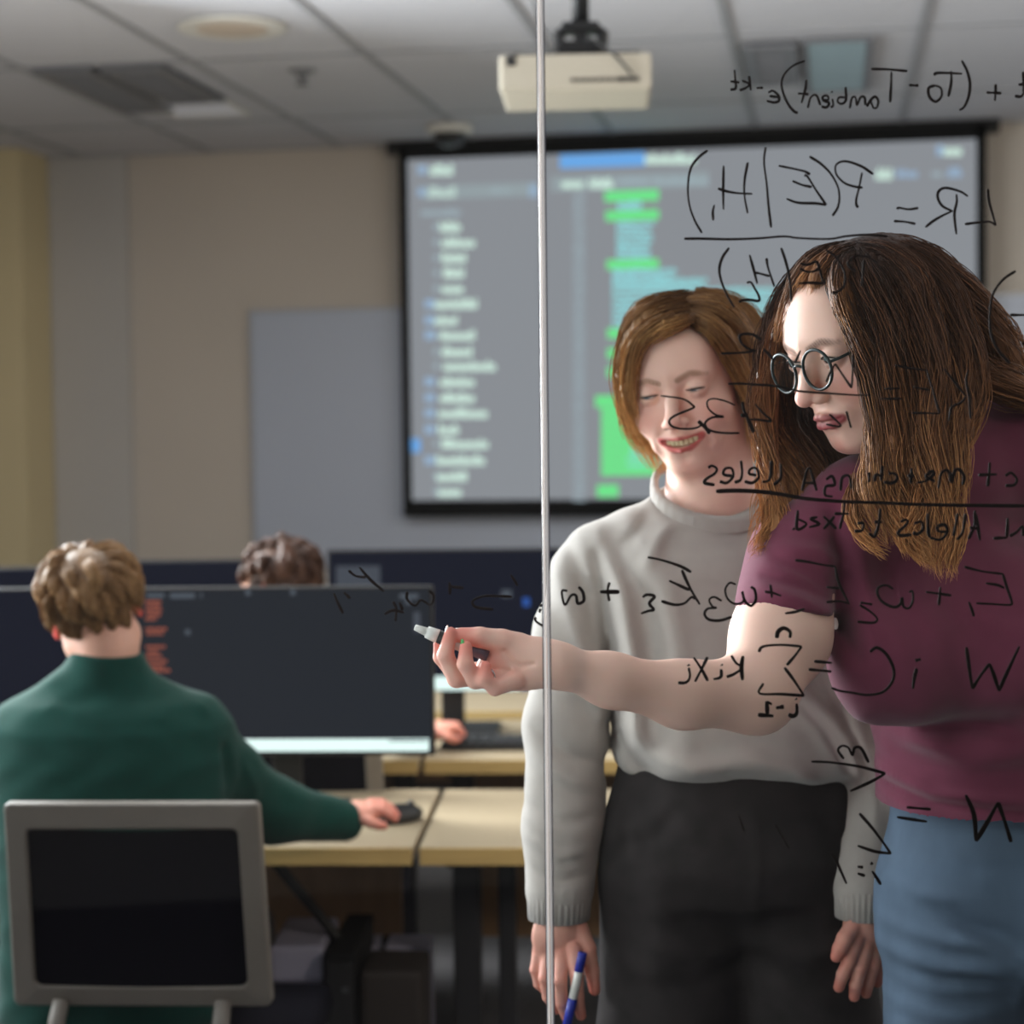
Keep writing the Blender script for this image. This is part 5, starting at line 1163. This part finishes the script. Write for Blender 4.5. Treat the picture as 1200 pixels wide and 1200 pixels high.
# hair
def h2(p,r,**k): return dict(p=p,r=[x*k2 for x in r],**k)
sc2=lambda P: (lambda q: smax(ell(q,(0,.018,.026),(.076,.094,.077)),(-.004-.92*q[:,1]-q[:,2]),.01)*hd2.sc)(hd2.loc(P))
L2=[h2([q2(985,303,-.03),q2(940,325,-.02),q2(912,375,.01),q2(900,440,.03),q2(905,510,.03),q2(925,575,.0),q2(915,620,-.04)],[8,13,15,17,22,18,7],n=300,wave=.010,f=7,b=.75),
    h2([q2(975,308,-.04),q2(935,335,-.035),q2(915,375,-.02),q2(905,430,.0),q2(893,500,.0),q2(903,580,-.03),q2(882,655,-.06)],[5,8,9,9,10,12,5],n=170,wave=.009,f=7,t0=.25,b=1.1),
    h2([q2(912,440,.06),q2(925,510,.05),q2(952,570,.01),q2(960,618,-.03)],[22,30,30,12],n=260,wave=.010,f=7,t0=.2,t1=.75,b=.7),
    h2([q2(935,500,.06),q2(985,545,.04),q2(1000,595,-.01),q2(985,625,-.04)],[26,32,26,12],n=240,wave=.010,f=7,t0=.2,t1=.7,b=.7),
    h2([q2(895,560,.0),q2(905,590,-.03),q2(908,620,-.05),q2(886,652,-.07)],[10,12,10,5],n=120,wave=.009,f=7,t0=.75,t1=1),
    h2([q2(992,298,-.05),q2(985,330,-.095),q2(1005,385,-.115),q2(1026,450,-.115),q2(1028,520,-.11),q2(1022,575,-.12),q2(1040,640,-.13)],[8,15,16,14,16,16,8],n=330,wave=.010,f=7,b=.85),
    h2([q2(1002,294,-.05),q2(1018,340,-.105),q2(1045,410,-.125),q2(1052,490,-.12),q2(1050,570,-.12),q2(1078,655,-.14)],[10,22,22,22,22,8],n=380,wave=.009,f=7,b=.95),
    h2([q2(1010,292,-.04),q2(1060,335,-.09),q2(1082,410,-.11),q2(1088,490,-.12),q2(1090,580,-.13),q2(1104,672,-.15)],[12,25,25,25,22,9],n=380,wave=.009,f=7),
    h2([q2(1020,292,-.02),q2(1088,330,-.05),q2(1120,400,-.07),q2(1125,480,-.09),q2(1112,560,-.12),q2(1100,640,-.14)],[14,25,27,25,20,9],n=340,wave=.009,f=7),
    h2([q2(1020,292,.01),q2(1090,312,.0),q2(1143,365,.0),q2(1180,420,.0),q2(1235,455,.02)],[14,22,24,26,22],n=340,wave=.010,f=7,t1=.85),
    h2([q2(1010,298,.05),q2(1070,350,.09),q2(1120,420,.08),q2(1180,470,.05),q2(1250,500,.05)],[28,40,40,34,26],n=200,t0=.2,t1=.8),
    h2([q2(1120,400,.0),q2(1150,440,-.02),q2(1190,455,-.02),q2(1240,480,.0)],[18,20,22,20],n=200,wave=.009,f=7,t0=.4,t1=.8,b=.8),
    h2([q2(1006,292,-.03),q2(975,300,-.06),q2(950,318,-.07),q2(935,340,-.07)],[6,8,7,4],n=110,b=.8,tail=.3),
    h2([q2(1010,290,-.01),q2(960,305,.0),q2(930,340,.02),q2(915,390,.05)],[10,16,16,16],n=150,b=.8),
    h2([q2(1004,292,-.045),q2(978,302,-.075),q2(960,322,-.085),q2(952,345,-.085)],[9,10,9,4],n=140,b=.75,tail=.3),
    h2([q2(1000,300,-.07),q2(985,318,-.10),q2(985,350,-.115),q2(1003,400,-.12)],[8,12,13,12],n=160,b=.8),
    h2([q2(996,292,-.03),q2(962,305,-.05),q2(938,330,-.055),q2(924,362,-.04),q2(912,400,-.02)],[9,11,11,10,8],n=200,b=.75),
    h2([q2(925,440,.09),q2(958,500,.085),q2(985,560,.05)],[28,32,26],n=200,t1=.6,b=.7),
    h2([q2(1006,290,-.05),q2(1040,297,-.08),q2(1075,328,-.10),q2(1094,385,-.115)],[8,12,16,18],n=240,t1=.5),
    h2([q2(1004,290,-.02),q2(1030,284,-.02),q2(1065,292,-.03),q2(1100,325,-.05)],[6,9,12,16],n=200,t1=.4),
    h2([q2(1008,291,-.03),q2(1045,291,-.04),q2(1088,312,-.055),q2(1120,360,-.065),q2(1130,420,-.07)],[8,12,17,20,20],n=260,t1=.5),
    h2([q2(1012,289,.01),q2(1060,292,.01),q2(1108,322,.02),q2(1146,372,.02)],[10,15,20,22],n=240,t1=.4),
    h2([q2(1085,560,-.12),q2(1075,600,-.135),q2(1060,632,-.14),q2(1066,655,-.145)],[12,12,9,3],n=110,wave=.008,f=7,t0=.7,t1=1,b=1.15,noshell=1),
    h2([q2(1108,580,-.12),q2(1118,620,-.14),q2(1108,655,-.145),q2(1112,678,-.15)],[14,12,8,3],n=110,wave=.008,f=7,t0=.7,t1=1,b=1.1,noshell=1),
    h2([q2(1010,560,-.10),q2(1002,600,-.12),q2(1020,632,-.13),q2(1040,650,-.135)],[12,10,8,3],n=100,wave=.008,f=7,t0=.6,t1=1,b=1.1,noshell=1),
    h2([q2(1035,575,-.11),q2(1055,610,-.13),q2(1085,650,-.14),q2(1095,668,-.15)],[12,12,10,4],n=110,wave=.009,f=7,t0=.7,t1=1,b=1.1)]
for l in L2: l.setdefault('tail',.32)
hair(P2,L2,M['hair'],[(54,34,25),(80,50,34),(130,84,52),(204,146,94)],h=.003,r=.00062,extra=sc2,k=.008,seg=26)
# ================================================================ the two people at the computers
def short_hair(parent,H,n,cols,seed,front=.02,slope=-.92,off=-.008,ln=.045,rad=.011,nst=40,name='hair'):
    g=np.random.default_rng(seed); locks=[]
    while len(locks)<n:
        v=g.normal(size=3); v/=np.linalg.norm(v); p=np.array([0,.018,.026])+v*np.array([.076,.093,.078])
        if p[2]<off+slope*p[1]+.006 or p[2]<-.055 or (abs(p[0])>.056 and p[2]<.016 and p[1]<.045): continue
        crown=np.array([.01,.045,.10]); t=p-crown; t-=v*(t@v); t/=np.linalg.norm(t)+1e-6; t=t+g.normal(size=3)*.25; t-=v*(t@v); t/=np.linalg.norm(t)
        L_=ln*g.uniform(.7,1.15); lift=g.uniform(.004,.013)*(1.2 if p[2]>.05 else .5)
        path=[p-v*.004,p+t*L_*.4+v*lift,p+t*L_*.8+v*(lift*.8-.002),p+t*L_*1.1+v*(lift*.2-.006)]
        locks.append(dict(p=[H.out(x) for x in path],r=[rad,rad*1.1,rad*.8,rad*.3],n=nst,wave=.001,tail=.3,t0=g.uniform(0,.3),t1=g.uniform(.7,1)))
    sc=lambda P: (lambda q: smax(smax(ell(q,(0,.018,.026),(.078,.095,.080)),(off+slope*q[:,1]-q[:,2]),.01),-ell(np.abs(q)*A3([1,0,0])+q*A3([0,1,1]),(.085,.010,-.012),(.03,.026,.034)),.006)*H.sc)(H.loc(P))
    return hair(parent,locks,M['hair'],cols,h=.0035,r=.0008,extra=sc,k=.005,seg=7,name=name,shell=.62)
def seated(name_label,H,D,neckb,secs,arms,hands,cloth,hip,skin,lipc,loh,fold=[],collar=None,trousers=None,hairargs=None):
    loc=W(np.array([hip[0],hip[1],0])); P_=empty('person',(loc[0],loc[1],0),YAW,name_label,'person')
    nk=[H.out((0,.022,-.045)),neckb[0],neckb[1]]
    v,f=mesh_field(lambda P: smin(H.dist(P),chain(P,nk,[.046,.050,.050],.02),.022),np.minimum(H.c-.14,nk[2]-.08),np.maximum(H.c+.14,nk[2]+.08),.0026)
    B=[(v,f)]; C=[H.colour(v,skin,lipc,(70,50,40),1.0)]
    qe_=H.loc(v.astype(f32)); we=(np.clip((np.abs(qe_[:,0])-.0695)/.004,0,1)*(np.abs(qe_[:,2]+.01)<.04)*(np.abs(qe_[:,1]-.014)<.03)*.75)[:,None]; C[0]=C[0]*(1-we)+np.array(lin((214,58,48)))*we  # ears reddened in the colour, standing in for light shining through
    def inner(P):
        d=loft(P,[(z,x,y,rx*.78,ry*.8) for (z,x,y,rx,ry) in secs],.04)
        for a in arms: d=smin(d,chain(P,a[0],[r*.68 for r in a[1]],.02),.02)
        for s in (-1,1): d=smin(d,chain(P,[(hip[0]+s*.09,hip[1],hip[2]),(hip[0]+s*.11,hip[1]+.42,.52),(hip[0]+s*.11,hip[1]+.40,.09)],[.07,.045,.034],.02),.03)
        return smin(d,cap(P,neckb[0],neckb[1],.040,.045),.03)
    allp=np.concatenate([np.array(a[0]) for a in arms]+[np.array([[hip[0]-.3,hip[1]-.2,.03],[hip[0]+.3,hip[1]+.52,nk[0][2]]])]); lo_,hi_=allp.min(0)-.06,allp.max(0)+.06; lo_[2]=.03
    v,f=mesh_field(inner,lo_,hi_,.012); B.append((v,f)); C.append(np.tile(np.array(lin(skin)),(len(v),1)))
    for hf_,lo2,hi2,fl in hands:
        v,f=mesh_field(hf_,lo2,hi2,.002); B.append((v,f)); C.append(handcol(v,fl,(226,160,140)))
    V,F=join(*B); fast_mesh('body',V,F,M['skin'],P_,col=np.concatenate(C))
    def cl(P):
        d=loft(P,secs,.05,2.2)
        for a in arms: d=smin(d,chain(P,a[0],a[1],.03),.03)
        if collar: d=smin(d,chain(P,collar[0],collar[1],.02),.025)
        near=np.abs(d)<.04
        if fold and near.any(): dn=folds(P[near],d[near],fold); d=d.copy(); d[near]=dn
        d=d+.0014*np.sin(P[:,0]*60+np.sin(P[:,2]*50)*1.5)*np.sin(P[:,2]*45+P[:,1]*30)
        if collar: 
            ax_=A3(collar[0][-1])-A3(collar[0][-2]); ax_=ax_/np.linalg.norm(ax_); w=P-A3(collar[0][-1]); d=smax(d,np.minimum((w@ax_)-.004,.13-np.linalg.norm(w,axis=1)),.005)
        return d
    lo3=lo_.copy(); hi3=hi_.copy(); lo3[2]=min(s[0] for s in secs)-.03
    V,F=mesh_field(cl,lo3-.03,hi3+.03,.006); fast_mesh('sweater',V,F,cloth,P_)
    def tr(P):
        d=ell(P,hip,(.185,.15,.10))
        for s in (-1,1): d=smin(d,chain(P,[(hip[0]+s*.09,hip[1]+.05,hip[2]-.01),(hip[0]+s*.12,hip[1]+.43,.53),(hip[0]+s*.11,hip[1]+.42,.10)],[.088,.070,.055],.02),.03)
        return d
    V,F=mesh_field(tr,(hip[0]-.3,hip[1]-.2,.05),(hip[0]+.3,hip[1]+.6,.75),.009); fast_mesh('trousers',V,F,trousers or M['blackpant'],P_)
    shoes(P_,[(hip[0]-.11,hip[1]+.42,.08),(hip[0]+.11,hip[1]+.42,.08)],face=1)
    short_hair(P_,H,**hairargs)
    return P_
D3=3.15
def q3(px,py,dd=0): return Q(px,py,D3+dd)
def S3(px,hw,py,dep,dd=0):
    c=q3(px,py,dd); return (c[2],c[0],c[1],hw*D3/FPX,dep)
def away(c,yaw,pitch,roll,scale=1):
    h=Head((0,0,0),yaw,pitch,roll,scale=scale); h.c=np.asarray(c,float); return h
h3=away(q3(110,713,.05),163,10,14,.95)
def H3(px,py,dd=0): return Q(px,py,3.44+dd)
f3_=[([H3(438,948,-.01),H3(449,950,-.012),H3(457,955,-.012),H3(463,960,-.01)],[.009,.0085,.008,.0065]),([H3(436,944,.01),H3(449,945,.012),H3(458,950,.012),H3(465,955,.012)],[.009,.0088,.008,.0065]),
     ([H3(434,941,.03),H3(447,941,.034),H3(456,946,.034),H3(462,951,.034)],[.009,.0085,.008,.0065]),([H3(432,941,.045),H3(443,942,.05),H3(450,947,.052),H3(455,952,.052)],[.008,.0075,.007,.006]),
     ([H3(424,958,-.022),H3(434,964,-.034),H3(443,967,-.036),H3(450,968,-.034)],[.011,.010,.009,.0075])]
hf3=hand_field([(H3(427,950,.008),(.036,.038,.017),RY(R(8)))],f3_,([H3(400,962,-.005),H3(416,956,.004)],[.027,.024]))
seated('blond man in a dark green sweater seen from behind at the desk',h3,D3,[q3(124,760,.03),q3(126,790,.03)],
  [S3(128,130,1215,.11,-.0),S3(130,128,1100,.115,.0),S3(130,136,960,.12,.0),S3(128,142,890,.125,.02),S3(124,136,850,.12,.03),S3(122,108,822,.10,.035),S3(122,62,800,.075,.035)],
  [([q3(85,820,.035),q3(28,872,.05),q3(-28,985,.12),q3(10,1000,.35)],[.055,.066,.055,.040]),([q3(160,822,.035),q3(222,862,.05),q3(262,905,.10),q3(322,950,.19),q3(402,962,.275)],[.055,.068,.058,.055,.038])],
  [(hf3,H3(385,1000,-.08),H3(480,915,.09),f3_)],M['green'],tuple([*q3(130,0)[:2],.61]),(232,178,156),(190,96,92),None,
  fold=[([q3(262,880,.0),q3(272,920,.0),q3(268,960,.0)],-.012,.012),([q3(290,900,.05),q3(300,930,.08),q3(290,965,.08)],.004,.01),([q3(345,930,.12),q3(350,950,.12),q3(345,975,.14)],-.004,.008),([q3(365,935,.12),q3(372,955,.14),q3(366,980,.15)],-.004,.008),([q3(60,830,-.05),q3(110,850,-.07),q3(190,845,-.05)],.003,.012),([q3(235,830,0),q3(250,870,0),q3(275,905,.03)],.004,.012)],
  collar=([q3(124,800,.035),q3(126,766,.03)],[.075,.061]),hairargs=dict(n=95,cols=[(112,82,54),(140,104,68),(172,134,90)],seed=3,ln=.048,nst=60))
h4=away(Q(328,686,4.28),128,12,4,.95)
D4=4.28
def q4(px,py,dd=0): return Q(px,py,D4+dd)
def S4(px,hw,py,dep,dd=0):
    c=q4(px,py,dd); return (c[2],c[0],c[1],hw*D4/FPX,dep)
def H4(px,py,dd=0): return Q(px,py,4.53+dd)
f4_=[([H4(528+0,852-i,-.02+.016*i),H4(535,853-i,-.02+.016*i),H4(540,857,-.02+.016*i),H4(543,861,-.02+.016*i)],[.009,.0085,.008,.0065]) for i in range(4)]+[([H4(518,860,-.03),H4(526,864,-.04),H4(532,866,-.04),H4(537,866,-.036)],[.011,.010,.009,.0075])]
hf4=hand_field([(H4(520,854,.0),(.038,.036,.018),None)],f4_,([H4(490,862,-.02),H4(510,857,.0)],[.027,.024]))
seated('brown haired person mostly hidden behind the big dark monitor',h4,D4,[q4(332,705,.0),q4(334,725,.0)],
  [S4(338,80,1000,.11,-.02),S4(338,84,900,.115,-.02),S4(338,92,800,.12,-.01),S4(338,84,765,.10,.0),S4(336,50,742,.075,.0)],
  [([q4(305,752,.0),q4(262,780,.02),q4(250,850,.06),q4(290,868,.26)],[.05,.062,.050,.038]),([q4(370,752,.0),q4(412,780,.02),q4(440,850,.10),q4(492,862,.235)],[.05,.062,.050,.036])],
  [(hf4,H4(470,890,-.08),H4(560,830,.09),f4_)],mat('dark_purple_knit',(44,34,56),.95),tuple([*q4(338,0)[:2],.61]),(226,172,150),(180,90,88),None,
  collar=([q4(334,745,.0),q4(333,716,.0)],[.070,.058]),hairargs=dict(n=80,cols=[(50,32,24),(72,46,34),(98,66,48)],seed=8,ln=.045,nst=50))
# ================================================================ light
def area(name,loc,size,energy,color,target=None,sizey=None):
    l=bpy.data.lights.new(name,'AREA'); l.energy=energy; l.color=color; l.shape='RECTANGLE'; l.size=size; l.size_y=sizey or size
    o=bpy.data.objects.new(name,l); COL.objects.link(o); o.location=tuple(loc)
    if target is not None:
        d=Vector(tuple(np.asarray(target)-np.asarray(loc))); o.rotation_euler=d.to_track_quat('-Z','Y').to_euler()
    return o
# ceiling troffers (lamps of the room, beyond the top of the picture)
for (x,y,e) in [(-1.4,.2,14),(1.3,.2,22),(-1.6,4.4,30),(1.8,4.4,32)]:
    area('ceiling_light',(x,y,CEIL-.02),1.1,e,(1,.96,.92),(x,y,0),.5)
area('window_light',W([-2.2,3.3,1.7]),1.1,82,(.93,.96,1),W([.3,2.2,1.3]),1.4)
area('window_light',W([-2.05,4.75,1.75]),.8,240,(.93,.96,1),W([-.6,3.1,1.0]),1.2)
area('wall_lamp',W([2.2,.9,2.1]),.6,62,(1,.86,.72),W([.45,2.3,1.4]),.6)
area('ceiling_fill',(-2.3,3.4,1.5),.5,22,(.96,.97,1),(-2.2,3.8,3),2.0)  # unseen upward light added to brighten the ceiling, left side
area('ceiling_fill',(2.3,3.6,1.5),.5,40,(.96,.97,1),(2.2,3.8,3),2.0)  # its unseen counterpart on the right, also added for the ceiling
w=bpy.data.worlds.new('world'); SC.world=w; w.use_nodes=True; w.node_tree.nodes['Background'].inputs[0].default_value=(.5,.52,.56,1); w.node_tree.nodes['Background'].inputs[1].default_value=.1
vs=SC.view_settings; vs.view_transform='Standard'; vs.look='None'; vs.gamma=1; vs.exposure=0; vs.use_curve_mapping=False
